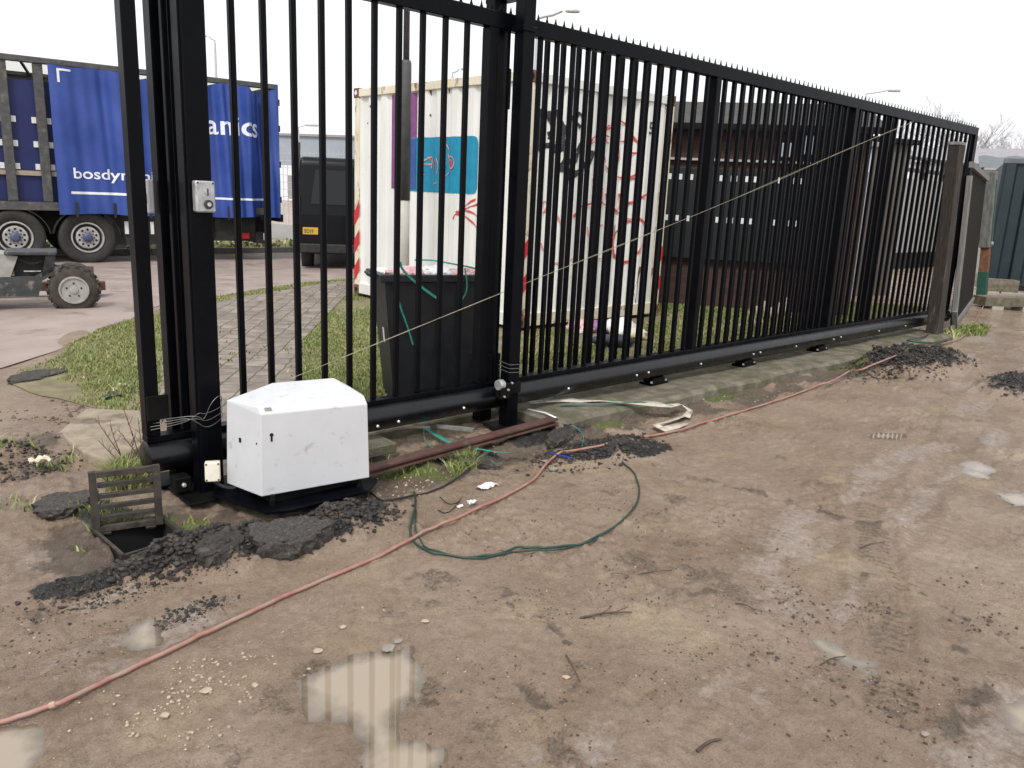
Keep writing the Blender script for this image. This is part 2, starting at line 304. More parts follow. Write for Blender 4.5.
# ------------------------------------------------------------------ helpers
def wloc(o):
    v = Vector((0, 0, 0))
    while o is not None: v += o.location; o = o.parent
    return v
def meta(o, label=None, cat=None, group=None, kind=None):
    if label: o['label'] = label
    if cat: o['category'] = cat
    if group: o['group'] = group
    if kind: o['kind'] = kind
    return o
def thing(name, label, cat, loc=(0, 0, 0), rz=0, group=None):
    o = bpy.data.objects.new(name, None); COL.objects.link(o); o.empty_display_size = .1
    o.location = loc; o.rotation_euler = (0, 0, rz); return meta(o, label, cat, group)
class MB:
    def __init__(s): s.v = []; s.f = []
    def add(s, vs, fs):
        k = len(s.v); s.v += [tuple(map(float, p)) for p in vs]; s.f += [tuple(i+k for i in f) for f in fs]; return s
    def box(s, x0, x1, y0, y1, z0, z1, bev=0):
        if bev and min(abs(x1-x0), abs(y1-y0), abs(z1-z0)) > 2.2*bev:
            bm = bmesh.new(); bmesh.ops.create_cube(bm, size=1)
            for v in bm.verts: v.co = Vector(((x0+x1)/2+v.co.x*(x1-x0), (y0+y1)/2+v.co.y*(y1-y0), (z0+z1)/2+v.co.z*(z1-z0)))
            bmesh.ops.bevel(bm, geom=list(bm.edges), offset=bev, segments=1, affect='EDGES')
            bm.verts.index_update(); s.add([v.co for v in bm.verts], [[v.index for v in f.verts] for f in bm.faces]); bm.free(); return s
        P = [(x, y, z) for z in (z0, z1) for y in (y0, y1) for x in (x0, x1)]
        return s.add(P, [(0, 2, 3, 1), (4, 5, 7, 6), (0, 1, 5, 4), (2, 6, 7, 3), (0, 4, 6, 2), (1, 3, 7, 5)])
    def obox(s, c, ax, ay, az, hx, hy, hz):      # oriented box
        c = Vector(c); ax = Vector(ax).normalized(); ay = Vector(ay).normalized(); az = Vector(az).normalized()
        P = [c+ax*(i*hx)+ay*(j*hy)+az*(k*hz) for k in (-1, 1) for j in (-1, 1) for i in (-1, 1)]
        return s.add(P, [(0, 2, 3, 1), (4, 5, 7, 6), (0, 1, 5, 4), (2, 6, 7, 3), (0, 4, 6, 2), (1, 3, 7, 5)])
    def bar(s, a, b, wd, hh):
        a = Vector(a); b = Vector(b); d = (b-a); L = d.length; d.normalize()
        sx = d.cross(Vector((0, 0, 1)))
        if sx.length < 1e-3: sx = Vector((1, 0, 0))
        sx.normalize(); sz = sx.cross(d); return s.obox((a+b)/2, d, sx, sz, L/2, wd/2, hh/2)
    def tube(s, pts, r, n=7, smooth=0, cap=True):
        P = [Vector(p) for p in pts]; rs = r if isinstance(r, (list, tuple)) else None
        for _ in range(smooth):
            Q = [P[0]]
            for a, b in zip(P[:-1], P[1:]): Q += [a*.75+b*.25, a*.25+b*.75]
            Q.append(P[-1]); P = Q
        k = len(P); ring = []; prev = None
        for i, p in enumerate(P):
            d = (P[min(i+1, k-1)]-P[max(i-1, 0)])
            if d.length < 1e-9: d = Vector((0, 0, 1))
            d.normalize()
            if prev is None: sx = d.orthogonal().normalized()
            else: sx = (prev-d*prev.dot(d)); sx = sx.normalized() if sx.length > 1e-6 else d.orthogonal().normalized()
            prev = sx; sy = d.cross(sx)
            rad = r if rs is None else rs[0]+(rs[-1]-rs[0])*i/(k-1)
            ring += [p+(sx*math.cos(2*math.pi*j/n)+sy*math.sin(2*math.pi*j/n))*rad for j in range(n)]
        fs = [(i*n+j, i*n+(j+1) % n, (i+1)*n+(j+1) % n, (i+1)*n+j) for i in range(k-1) for j in range(n)]
        if cap: fs += [tuple(range(n))[::-1], tuple(range((k-1)*n, k*n))]
        return s.add(ring, fs)
    def lathe(s, prof, c, axis=(0, 1, 0), n=32, caps=(1, 1)):     # prof: (along, radius)
        c = Vector(c); ax = Vector(axis).normalized(); sx = ax.orthogonal().normalized(); sy = ax.cross(sx); k = len(prof)
        P = [c+ax*a+(sx*math.cos(2*math.pi*j/n)+sy*math.sin(2*math.pi*j/n))*r for a, r in prof for j in range(n)]
        fs = [(i*n+j, i*n+(j+1) % n, (i+1)*n+(j+1) % n, (i+1)*n+j) for i in range(k-1) for j in range(n)]
        if caps[0]: fs.append(tuple(range(n))[::-1])
        if caps[1]: fs.append(tuple(range((k-1)*n, k*n)))
        return s.add(P, fs)
    def prism(s, poly, d):       # poly 3D loop extruded by vector d
        n = len(poly); d = Vector(d); P = [Vector(p) for p in poly]; P += [p+d for p in P]
        return s.add(P, [tuple(range(n))[::-1], tuple(range(n, 2*n))]+[(i, (i+1) % n, n+(i+1) % n, n+i) for i in range(n)])
    def build(s, name, m, parent=None, local=False, smooth=False):
        me = bpy.data.meshes.new(name)
        off = Vector((0, 0, 0)) if (local or parent is None) else wloc(parent)
        me.from_pydata([tuple(Vector(p)-off) for p in s.v], [], s.f); me.update()
        o = bpy.data.objects.new(name, me); COL.objects.link(o); o.parent = parent
        me.materials.append(M[m] if isinstance(m, str) else m)
        if smooth: me.polygons.foreach_set('use_smooth', [True]*len(me.polygons))
        bm = bmesh.new(); bm.from_mesh(me); bmesh.ops.recalc_face_normals(bm, faces=bm.faces); bm.to_mesh(me); bm.free()
        return o
def single(mb, name, m, label, cat, group=None, smooth=False, kind=None):
    P = mb.v; c = Vector((sum(p[0] for p in P)/len(P), sum(p[1] for p in P)/len(P), min(p[2] for p in P)))
    mb.v = [tuple(Vector(p)-c) for p in P]; o = mb.build(name, m, None, True, smooth); o.location = c
    return meta(o, label, cat, group, kind)
_ico = {}
def ico(sub):
    if sub not in _ico:
        bm = bmesh.new(); bmesh.ops.create_icosphere(bm, subdivisions=sub, radius=1)
        _ico[sub] = (np.array([v.co[:] for v in bm.verts]), np.array([[v.index for v in f.verts] for f in bm.faces])); bm.free()
    return _ico[sub]
def lump(c, rx, ry, rz, jit=.3, sub=1, seed=None):
    V, Fc = ico(sub); g = np.random.default_rng(seed if seed is not None else int(RNG.integers(1e9)))
    if sub >= 2:
        n1 = np.sin(V@g.normal(0, 2.2, 3)+g.uniform(0, 6))*.5+np.sin(V@g.normal(0, 4, 3)+g.uniform(0, 6))*.3
        W = V*(1+jit*n1[:, None]) + g.normal(0, jit*.10, V.shape)
    else: W = V*(1+jit*g.uniform(-1, 1, (len(V), 1)))
    a = g.uniform(0, 6.28); W = W*np.array([rx, ry, rz]); ca, sa = math.cos(a), math.sin(a)
    W = np.stack([W[:, 0]*ca-W[:, 1]*sa, W[:, 0]*sa+W[:, 1]*ca, W[:, 2]], 1)
    return W+np.array(c), Fc
def npmesh(name, V, Fc, m, smooth=False, attrs=None):
    V = np.asarray(V, np.float32); Fc = np.asarray(Fc, np.int32); me = bpy.data.meshes.new(name); k = Fc.shape[1]
    me.vertices.add(len(V)); me.vertices.foreach_set('co', V.ravel()); me.loops.add(Fc.size); me.loops.foreach_set('vertex_index', Fc.ravel())
    me.polygons.add(len(Fc)); me.polygons.foreach_set('loop_start', np.arange(len(Fc), dtype=np.int32)*k); me.polygons.foreach_set('loop_total', np.full(len(Fc), k, np.int32))
    if smooth: me.polygons.foreach_set('use_smooth', np.ones(len(Fc), bool))
    me.materials.append(M[m]); me.update(); me.validate()
    for a, d in (attrs or {}).items(): at = me.attributes.new(a, 'FLOAT', 'POINT'); at.data.foreach_set('value', np.asarray(d, np.float32))
    o = bpy.data.objects.new(name, me); COL.objects.link(o); return o
def lumps(items, sub=1, jit=.3):
    VS = []; FS = []; k = 0
    for c, rx, ry, rz in items:
        V, Fc = lump(c, rx, ry, rz, jit, sub); VS.append(V); FS.append(Fc+k); k += len(V)
    return np.concatenate(VS), np.concatenate(FS)

# ------------------------------------------------------------------ terrain shape
GRASS = [(1.35, 2.15), (1.2, 2.6), (1.21, 3.02), (1.73, 3.79), (2.27, 4.61), (3.41, 5.93), (4.19, 6.35), (5.89, 7.46), (6.88, 7.67), (12, 8.3),
         (12, 2.4), (13.5, .9), (9.6, .55), (5.6, .50), (3.2, .52), (1.9, .9), (1.75, 1.5)]
PATH = [(1.62, .85), (1.80, 1.7), (2.75, 4.3), (3.75, 5.7), (4.35, 6.15), (6.4, 7.35), (8.5, 8.0), (8.5, 7.2), (6.9, 6.6), (5.62, 5.73), (3.55, 3.08), (2.75, 1.6), (2.55, .8)]
ROAD = [(-60, 4.2), (-2, 3.9), (.4, 3.8), (1.15, 3.4), (1.73, 3.85), (2.27, 4.66), (3.41, 5.98), (4.19, 6.40), (5.89, 7.51), (6.88, 7.72), (12, 8.35), (70, 12), (70, 15.5), (14, 14.0), (-60, 15.0)]
FARV = [(-60, 15.0), (14, 14.0), (70, 15.5), (70, 19), (12, 17.2), (-60, 19)]
PIT = [tuple(G(*q)[:2]) for q in ((94, 534), (124, 560), (188, 540), (162, 520))]
PUD = [  # photographed outlines of standing water, surveyed on the ground
    [(300, 678), (340, 652), (412, 640), (430, 665), (424, 692), (402, 712), (404, 735), (460, 735), (445, 768), (420, 810), (345, 810), (362, 740), (345, 722), (308, 716)],
    [(-30, 725), (20, 712), (50, 722), (52, 745), (40, 768), (0, 800), (-60, 790)],
    [(128, 622), (150, 602), (163, 612), (162, 640), (140, 648), (120, 640)],
    [(956, 462), (975, 457), (1000, 468), (990, 477), (965, 474)],
    [(1000, 492), (1030, 488), (1040, 503), (1010, 506)],
    [(822, 642), (845, 640), (872, 660), (860, 673), (832, 668)],
    [(1000, 700), (1030, 690), (1060, 720), (1030, 735), (1005, 722)],
    [(-10, 480), (12, 478), (28, 495), (22, 508), (-10, 510)],
    [(868, 430), (905, 432), (902, 438), (872, 437)]]
PUDW = [[tuple(G(*q)[:2]) for q in P] for P in PUD]
WATER_Z = -.016
TAR = [  # dark broken tarmac: centre px, radii in metres, height
    ((215, 555), .30, .20, .06), ((165, 568), .22, .13, .035), ((290, 545), .34, .20, .055), ((355, 520), .24, .16, .05), ((95, 585), .22, .12, .015), ((100, 520), .12, .2, .02),
    ((600, 452), .42, .19, .045), ((545, 440), .42, .13, .04), ((650, 452), .26, .14, .02), ((480, 462), .2, .08, .02), ((30, 478), .2, .2, .03), ((910, 366), .95, .42, .13), ((1045, 392), .7, .5, .10), ((430, 465), .2, .08, .02)]
TARW = [(tuple(G(*c)[:2]), a, b, h) for c, a, b, h in TAR]
TRACKS = [([(893, 708), (889, 650), (882, 590), (874, 540), (868, 505)], .10, 1.0), ([(660, 768), (760, 690), (850, 590), (920, 500), (975, 420), (990, 360)], .11, .45),
          ([(560, 800), (640, 720), (740, 640), (830, 540), (905, 450), (950, 385)], .10, .25), ([(60, 700), (150, 640), (20, 610)], .08, .2)]
TRACKW = [([tuple(G(*q)[:2]) for q in P], wd, am) for P, wd, am in TRACKS]
LINES = [([tuple(G(*q)[:2]) for q in P], wd) for P, wd in (([(655, 466), (700, 478), (745, 490), (830, 508)], .05), ([(682, 597), (712, 590), (745, 588)], .045), ([(800, 505), (850, 520), (900, 525)], .07),
    ([(640, 560), (700, 575)], .05), ([(860, 570), (940, 600), (1000, 640)], .06), ([(950, 640), (985, 690), (950, 730)], .09), ([(500, 590), (560, 640), (610, 660)], .07), ([(560, 560), (600, 545), (640, 560)], .06), ([(430, 700), (520, 690), (560, 720)], .06))]
def hbase(x, y):
    h = .05*sst(.1, .9, y)*sst(1.2, 2.1, x) - .15*sst(6.0, 12.0, y)
    return h
def terrain(x, y):
    x = np.asarray(x, float); y = np.asarray(y, float)
    h = hbase(x, y)
    dcam = np.hypot(x, y+DIST)
    near = 1-sst(.2, 1.2, y)
    rough = near*(1-sst(9, 16, dcam))
    n1 = fbm(x*1.3, y*1.3, 3, 4)-.5; n2 = fbm(x*7, y*7, 11, 4)-.5; n3 = fbm(x*28, y*28, 21, 3)-.5
    ridg = 1-np.abs(fbm(x*11, y*11, 31, 3)*2-1)
    cl = sst(.52, .68, fbm(x*2.1, y*2.1, 5, 4))
    hh = .018*n1 + .022*n2*(.4+.9*cl) + .024*n3*(.6+1.2*cl) + .014*(ridg-.7)*(.3+cl)
    soil = sst(.50, .68, fbm(x*2.3+4, y*2.3, 41, 5))*.50*sst(.42, .62, fbm(x*9, y*9, 45, 3))
    tar = np.zeros_like(x); wet = np.zeros_like(x); moss = np.zeros_like(x); silt_sheen = np.zeros_like(x)
    # strip of dug soil along the foundation
    strip = np.exp(-((y+.28-.05*np.sin(x*3))/.27)**2)*(1-sst(8, 11, x))*sst(.2, .9, x)
    left = np.exp(-(((x-.75)/.55)**2+((y-.95)/.75)**2))
    soil = np.maximum(soil, np.clip(strip*1.25*(fbm(x*5, y*5, 51, 4)*2.2-.4), 0, .95)); soil = np.maximum(soil, np.clip(left*(fbm(x*5, y*5, 52, 4)*2-.45), 0, .85))
    hh = hh + (strip+left)*(.045*(fbm(x*6, y*6, 61, 4)-.4)+.035*(fbm(x*19, y*19, 62, 3)-.5))
    bank = left*(.07+.13*(fbm(x*4, y*4, 63, 4)-.35)+.07*(fbm(x*13, y*13, 64, 4)-.5))
    moss = np.clip((strip+.8*left)*sst(.52, .66, fbm(x*4, y*4, 71, 4)), 0, .9)
    for (c, a, b, hgt) in TARW:
        ca, sa = math.cos(.0), math.sin(.0); dx = (x-c[0]); dy = (y-c[1])
        q = np.sqrt((dx/a)**2+(dy/b)**2)+.7*(fbm(x*6+c[0], y*6, 81, 4)-.5)
        k = 1-sst(.55, 1.15, q); tar = np.maximum(tar, k*(.82+.18*n3*4)); hh = hh + k*hgt*(.55+.9*fbm(x*16, y*16, 82, 4)) + k*.022*(fbm(x*40, y*40, 83, 2)-.5)
    for P, wd, am in TRACKW:
        d, s_ = polydist(P, x, y); d = d+.05*(fbm(x*9, y*9, 66, 4)-.5); k = (1-sst(wd*.6, wd*1.15, d))*sst(.28, .5, fbm(x*6, y*6, 67, 4))
        lug = np.abs(((s_/.045 + np.abs(d)/wd*.8) % 1)-.5)*2
        hh = hh - k*.020*am - k*am*.016*(lug-.5) + am*.010*np.exp(-((d-wd*1.25)/.03)**2)
        soil = np.maximum(soil, k*am*(.34+.22*lug)); wet = np.maximum(wet, .35*am*k)
    for P, wd in LINES:
        d, _ = polydist(P, x, y); k = np.exp(-(d/wd)**2)*sst(.40, .60, fbm(x*14, y*14, 98, 3)); soil = np.maximum(soil, k*.62); hh = hh + k*.004*(fbm(x*45, y*45, 99, 2))
    # painted sheen on the wet silt band down the right side of the yard
    for P, wd, s2 in (([(650, 745), (760, 692), (835, 645), (872, 570), (925, 490), (1005, 430)], .17, 97), ([(560, 768), (730, 705), (840, 655), (760, 600), (820, 500), (960, 430), (1000, 370)], .25, 91), ([(1023, 700), (960, 768)], .25, 92), ([(100, 650), (200, 640), (60, 560), (0, 500)], .3, 93), ([(1000, 300), (940, 400)], .5, 94)):
        W = [tuple(G(*q)[:2]) for q in P]; d, _ = polydist(W, x, y)
        k = np.exp(-(d/wd)**2)*sst(.30, .62, fbm(x*3+y, y*5-x, s2, 6)); wet = np.maximum(wet, k); silt_sheen = np.maximum(silt_sheen, k*.8)
    pd = np.full(np.shape(x), 9.0)
    for P in PUDW:
        d = sdf(P, x, y) + .055*(fbm(x*8, y*8, 95, 5)-.5)*2 + .045*(fbm(x*26, y*26, 96, 4)-.5)
        pd = np.minimum(pd, d); k = 1-sst(-.01, .10, d); hh = hh*(1-k*.7) + k*(WATER_Z+.008) - .030*(1-sst(-.13, .045, d))
        wet = np.maximum(wet, (1-sst(.02, .20, d))*.95); silt_sheen = np.maximum(silt_sheen, (1-sst(0, .05, d))*.35)
    silt_sheen = silt_sheen*(1-np.clip(tar*1.2, 0, 1))*(1-.6*soil); wet = np.maximum(wet, .35*tar)
    hh = np.where((hh < WATER_Z+.006) & (pd > .03), WATER_Z+.0062, hh)
    h = h + hh*rough + bank*(1-sst(1.8, 2.6, y))
    # sink for the drain
    d = sdf(PIT, x, y); h = np.where(d < .015, -.55, h + 0*h); soil = np.where(d < .02, 1, soil); tar = np.where(d < .02, 1, tar)
    soil = np.maximum(soil, (1-sst(.0, .12, d))*.8); 
    for P in (GRASS, ROAD, FARV): h = h - .03*sst(.12, .45, -sdf(P, x, y))
    # under the slab the earth lies lower
    sl = (x > 3.60) & (x < 10.3) & (y > -.165) & (y < .50)
    h = np.where(sl, -.05, h)
    return h, soil*np.maximum(near, left), tar*near, moss*np.maximum(near, left), silt_sheen*near, wet*near
def hz(x, y): return float(terrain(np.array([x]), np.array([y]))[0][0])
def gp(px, py, dz=0.0):
    p = G(px, py); z = hz(p[0], p[1])
    z = max(z, WATER_Z) if z > -.2 else 0
    p = G(px, py, z+dz); return (p[0], p[1], z+dz)

def axis(lo, hi, a, b, st, grow):
    c = list(np.arange(a, b+1e-6, st)); s = st; v = b
    while v < hi: s *= grow; v += s; c.append(v)
    s = st; v = a
    while v > lo: s *= grow; v -= s; c.insert(0, v)
    return np.array(c)
xs = axis(-160, 300, .0, 4.2, .014, 1.02); ys = axis(-150, 300, -2.9, .25, .014, 1.022)
XX, YY = np.meshgrid(xs, ys); hh_, soil_, tar_, moss_, silt_sheen_, wet_ = terrain(XX, YY)
nx, ny = len(xs), len(ys); idx = np.arange(nx*ny).reshape(ny, nx)
V = np.stack([XX.ravel(), YY.ravel(), hh_.ravel()], 1)
Q = np.stack([idx[:-1, :-1].ravel(), idx[:-1, 1:].ravel(), idx[1:, 1:].ravel(), idx[1:, :-1].ravel()], 1)
gnd = npmesh('ground', V, Q, 'mud', True, dict(soil=soil_.ravel(), tar=tar_.ravel(), moss=moss_.ravel(), silt_sheen=silt_sheen_.ravel(), wet=wet_.ravel()))
gnd['kind'] = 'structure'
for k, P in enumerate(PUDW):
    lo = np.min(P, 0)-.09; hi = np.max(P, 0)+.09; z = WATER_Z+.0005*k
    gx_ = np.arange(lo[0], hi[0], .012 if lo[0] < 3 else .03); gy_ = np.arange(lo[1], hi[1], .012 if lo[0] < 3 else .03); AX, AY = np.meshgrid(gx_, gy_); TH = terrain(AX, AY)[0]
    ii = np.arange(AX.size).reshape(AX.shape); Qp = np.stack([ii[:-1, :-1].ravel(), ii[:-1, 1:].ravel(), ii[1:, 1:].ravel(), ii[1:, :-1].ravel()], 1)
    dp = z-TH; mk = (dp > -.006).ravel(); Qp = Qp[mk[Qp].all(1)]
    o = npmesh('puddle', np.stack([AX.ravel(), AY.ravel(), np.full(AX.size, z)], 1), Qp, 'water', False, dict(murk=.30+.62*np.clip(dp.ravel()/.014, 0, 1))); o['kind'] = 'structure'

def sheet(name, poly, m, dz, step=.25, hf=hbase):
    P = np.array(poly); lo = P.min(0); hi = P.max(0); pts = [Vector(p) for p in poly]; n = len(pts)
    gx, gy = np.meshgrid(np.arange(lo[0], hi[0], step), np.arange(lo[1], hi[1], step)); gx = gx.ravel(); gy = gy.ravel()
    k = sdf(poly, gx, gy) < -step*.3
    pts += [Vector((a, b)) for a, b in zip(gx[k], gy[k])]
    r = delaunay_2d_cdt(pts, [], [list(range(n))], 1, 1e-5)
    v = np.array([p[:] for p in r[0]]); z = hf(v[:, 0], v[:, 1])+dz
    mb = MB(); mb.add(np.column_stack([v, z]), [tuple(f) for f in r[2]]); o = mb.build(name, m, smooth=True); o['kind'] = 'structure'; return o
def jag(poly, step=.25, amp=.06, seed=1):
    out = []; P = [np.array(p, float) for p in poly]; P.append(P[0])
    for a, b in zip(P[:-1], P[1:]):
        n = max(1, int(np.linalg.norm(b-a)/step)); t = (b-a)/(np.linalg.norm(b-a)+1e-9); nn = np.array([-t[1], t[0]])
        for i in range(n):
            p = a+(b-a)*i/n; out.append(tuple(p+nn*amp*(fbm(p[:1]*3, p[1:]*3, seed, 3)[0]*2-1)))
    return out
sheet('road', jag(ROAD, .5, .10, 9), 'road', .004, 1.0)
sheet('verge', jag(GRASS, .12, .10, 3), 'soil', .006, .25)
sheet('path', PATH, 'pave', .014, .25)
sheet('far_verge', FARV, 'soil', .010, 1.5)
mbk = MB()
for (xa, ya), (xb, yb) in (((-60, 15.0), (14, 14.0)), ((14, 14.0), (70, 15.5))):
    n = max(4, int(abs(xb-xa)/1.0))
    for i in range(n):
        a = (xa+(xb-xa)*i/n, ya+(yb-ya)*i/n, -.07); b = (xa+(xb-xa)*(i+1)/n-.01, ya+(yb-ya)*(i+1)/n, -.07); mbk.bar(a, b, .13, .18)
o = mbk.build('kerb', 'concl'); o['kind'] = 'structure'
# concrete foundation slab of the gate, with a worn front edge
sx_ = np.arange(3.58, 10.3, .05); mbs = MB(); rows = []
for i, x in enumerate(sx_):
    e = -.20+.035*(fbm(np.array([x*2.]), np.array([1.]), 5, 4)[0]-.5)*2; t = .085+.006*math.sin(x*5)
    rows.append([(x, e-.025, -.06), (x, e-.015, t-.03), (x, e+.02, t-.004), (x, e+.15, t), (x, .25, t), (x, .55, t-.005), (x, .56, -.06)])
P = [p for r_ in rows for p in r_]; k = 7
mbs.add(P, [(i*k+j, (i+1)*k+j, (i+1)*k+j+1, i*k+j+1) for i in range(len(rows)-1) for j in range(k-1)]+[tuple(range(k)), tuple(range(len(P)-k, len(P)))[::-1]])
o = mbs.build('concrete_slab', 'conc'); o['kind'] = 'structure'
SLAB = .085

# grass blades
def blades(name, poly, n, hmin, hmax, excl=(), hf=hbase, dz=.008, seed=0, patch=.42, wd=.004, keep=None):
    g = np.random.default_rng(seed); P = np.array(poly); lo = P.min(0); hi = P.max(0)
    x = g.uniform(lo[0], hi[0], n*3); y = g.uniform(lo[1], hi[1], n*3)
    k = inside(poly, x, y)
    for e in excl: k &= ~inside(e, x, y)
    d = np.hypot(x, y+DIST)
    k &= g.uniform(0, 1, len(x)) < np.clip((6.0/d)**1.2, .12, 1)
    k &= fbm(x*1.6, y*1.6, 77, 4) + .25*(g.uniform(0, 1, len(x))-.5) > patch
    if keep is not None: k &= keep(x, y)
    x = x[k][:n]; y = y[k][:n]; n = len(x); tall = fbm(x*3, y*3, 78, 3)
    h = g.uniform(hmin, hmax, n)*(.5+tall); a = g.uniform(0, 6.28, n); le = g.normal(0, .45, (n, 2))*h[:, None]; z = hf(x, y)+dz
    w_ = wd*(1+.15*np.hypot(x, y+DIST)); dx = np.cos(a)*w_; dy = np.sin(a)*w_
    A = np.stack([x-dx, y-dy, z], 1); B = np.stack([x+dx, y+dy, z], 1)
    C_ = np.stack([x+le[:, 0]*.45+dx*.7, y+le[:, 1]*.45+dy*.7, z+h*.6], 1); D = np.stack([x+le[:, 0]*.45-dx*.7, y+le[:, 1]*.45-dy*.7, z+h*.6], 1); T = np.stack([x+le[:, 0]*1.2, y+le[:, 1]*1.2, z+h*.95], 1)
    V = np.stack([A, B, C_, D, T], 1).reshape(-1, 3); b = np.arange(n)*5
    F3 = np.concatenate([np.stack([b, b+1, b+2], 1), np.stack([b, b+2, b+3], 1), np.stack([b+3, b+2, b+4], 1)])
    rnd = np.clip(g.beta(2, 3, n)*.9+.5*(fbm(x*.9, y*.9, 79, 3)-.4), 0, 1)
    o = npmesh(name, V, F3, 'blade', False, dict(rnd=np.repeat(rnd, 5))); return meta(o, kind='stuff')
CONTP = [(5.74, 2.52), (8.3, 2.52), (8.3, 5.7), (5.74, 5.7)]
SHR = [(x+(.0), y) for x, y in PATH]
meta(blades('grass', jag(GRASS, .12, .10, 3), 190000, .012, .034, [PATH, CONTP], seed=1, patch=.45, wd=.0021, dz=.006), 'short patchy grass growing behind the black gate', 'grass')
meta(blades('grass', PATH, 1500, .012, .03, [CONTP], dz=.014, seed=2, patch=.56), 'thin grass tufts growing in the joints of the brick path', 'grass')
meta(blades('grass', FARV, 30000, .06, .12, seed=3, patch=.25, wd=.012, dz=.01), 'grass verge beyond the road behind the lorry trailer', 'grass')
def hter(x, y): return terrain(x, y)[0]
NEAR = [(.0, -.3), (3.6, -.33), (3.6, .55), (1.5, 1.3), (.9, 2.4), (-.4, 1.6)]
meta(blades('weeds', NEAR, 5200, .012, .045, [PIT], hf=hter, dz=-.002, seed=4, patch=.0, wd=.003,
            keep=lambda x, y: terrain(x, y)[3] > .35), 'sparse green weeds sprouting from dark soil by the gate foot', 'weeds')
TUFT = [tuple(G(*q)[:2]) for q in ((446, 468), (470, 458), (478, 470), (455, 478))]
meta(blades('grass_tuft', TUFT, 350, .04, .08, hf=hter, dz=-.002, seed=6, patch=-1, wd=.002), 'bright green grass tuft beside the brown steel rail', 'grass')
TUFT2 = [tuple(G(*q)[:2]) for q in ((105, 500), (150, 492), (140, 474), (112, 480))]
meta(blades('grass_tuft', TUFT2, 500, .05, .12, hf=hter, dz=-.002, seed=8, patch=-1, wd=.002), 'bright green grass tuft behind the upright drain grate', 'grass')
TUFT3 = [(9.6, .3), (10.6, .1), (11.6, .1), (11.9, -.1), (11.3, -.28), (10.5, -.12), (9.8, -.08)]
meta(blades('grass_tuft', TUFT3, 1800, .05, .14, hf=hter, dz=-.002, seed=9, patch=.1, wd=.004), 'long grass growing round the foot of the timber post at the gate end', 'grass')

# ------------------------------------------------------------------ the sliding gate
gate = thing('sliding_gate', 'long black sliding gate of vertical bars on a round bottom tube with spiked top rail', 'gate', (1.2, .15, SLAB))
gy = .15
bx = [1.385+.1525*i for i in range(2)]+[1.686+.1525*i for i in range(10)]+[3.365, ]+[3.632+.1445*i for i in range(3)]+[4.061+.1479*i for i in range(10)]+[5.622+.1262*i for i in range(17)]+[7.925+.1395*i for i in range(22)]
b0 = MB().box(-.0135, .0135, -.015, .015, 0, 2.415-.323, .003).build('bar', 'black', gate, True)
for i, x in enumerate(bx):
    b_ = b0 if i == 0 else b0.copy()
    if i: COL.objects.link(b_); b_.parent = gate
    b_.location = (x-1.2, 0, .323-SLAB)
for x, wd in ((1.231, .062), (3.235, .07), (5.497, .062), (7.80, .065), (10.965, .09)):
    MB().box(x-wd/2, x+wd/2, gy-.037, gy+.037, .322, 2.412, .004).build('stile', 'black', gate)
MB().box(1.2, 11.01, gy-.032, gy+.032, 2.412, 2.503, .004).build('top_rail', 'black', gate)
MB().box(1.2, 11.01, gy-.036, gy+.036, .293, .322, .003).build('bottom_rail', 'black', gate)
tb = MB().lathe([(0, .07), (.006, .079), (.5, .082), (9.79, .082), (9.8, .07)], (1.195, gy, .218), (1, 0, 0), 28).build('bottom_tube', 'tubeb', gate, smooth=True)
m = tb.modifiers.new('edge', 'EDGE_SPLIT'); m.split_angle = R(40)
sp = MB(); x = 1.22
while x < 10.99:
    sp.add([(x-.027, gy-.003, 2.503), (x+.027, gy-.003, 2.503), (x+.010, gy-.003, 2.512), (x+.005, gy-.003, 2.524), (x, gy-.003, 2.545), (x-.005, gy-.003, 2.524), (x-.010, gy-.003, 2.512)]
           + [(x-.027, gy+.003, 2.503), (x+.027, gy+.003, 2.503), (x+.010, gy+.003, 2.512), (x+.005, gy+.003, 2.524), (x, gy+.003, 2.545), (x-.005, gy+.003, 2.524), (x-.010, gy+.003, 2.512)],
           [(0, 1, 2, 6), (2, 3, 5, 6), (3, 4, 5), (7, 13, 9, 8), (9, 13, 12, 10), (10, 12, 11)]+[(i, 7+i, 7+(i+1) % 7, (i+1) % 7) for i in range(7)])
    x += .0745
sp.build('spike_strip', 'black', gate)
bo = MB().lathe([(0, .009), (.008, .009), (.012, .006)], (0, 0, 0), (0, -1, 0), 6).build('bolt', 'boltm', gate, True)
for i, (x, z) in enumerate(((2.43, .185), (2.57, .19), (3.05, .20), (3.98, .20), (4.72, .205), (4.86, .21), (5.55, .2), (6.35, .2), (6.46, .205), (7.1, .2), (7.85, .2), (8.0, .21), (8.9, .2), (9.6, .2), (1.5, .35), (1.60, .345))):
    c_ = bo if i == 0 else bo.copy()
    if i: COL.objects.link(c_); c_.parent = gate
    yy = gy-math.sqrt(max(0, .082**2-(z-.218)**2))+.001 if z < .3 else gy-.036
    c_.location = (x-1.2, yy-gy, z-SLAB)
# receiver bracket plate on the stile
MB().box(1.203, 1.30, gy-.052, gy-.037, .40, .52, .004).build('clamp_plate', 'blackdull', gate)

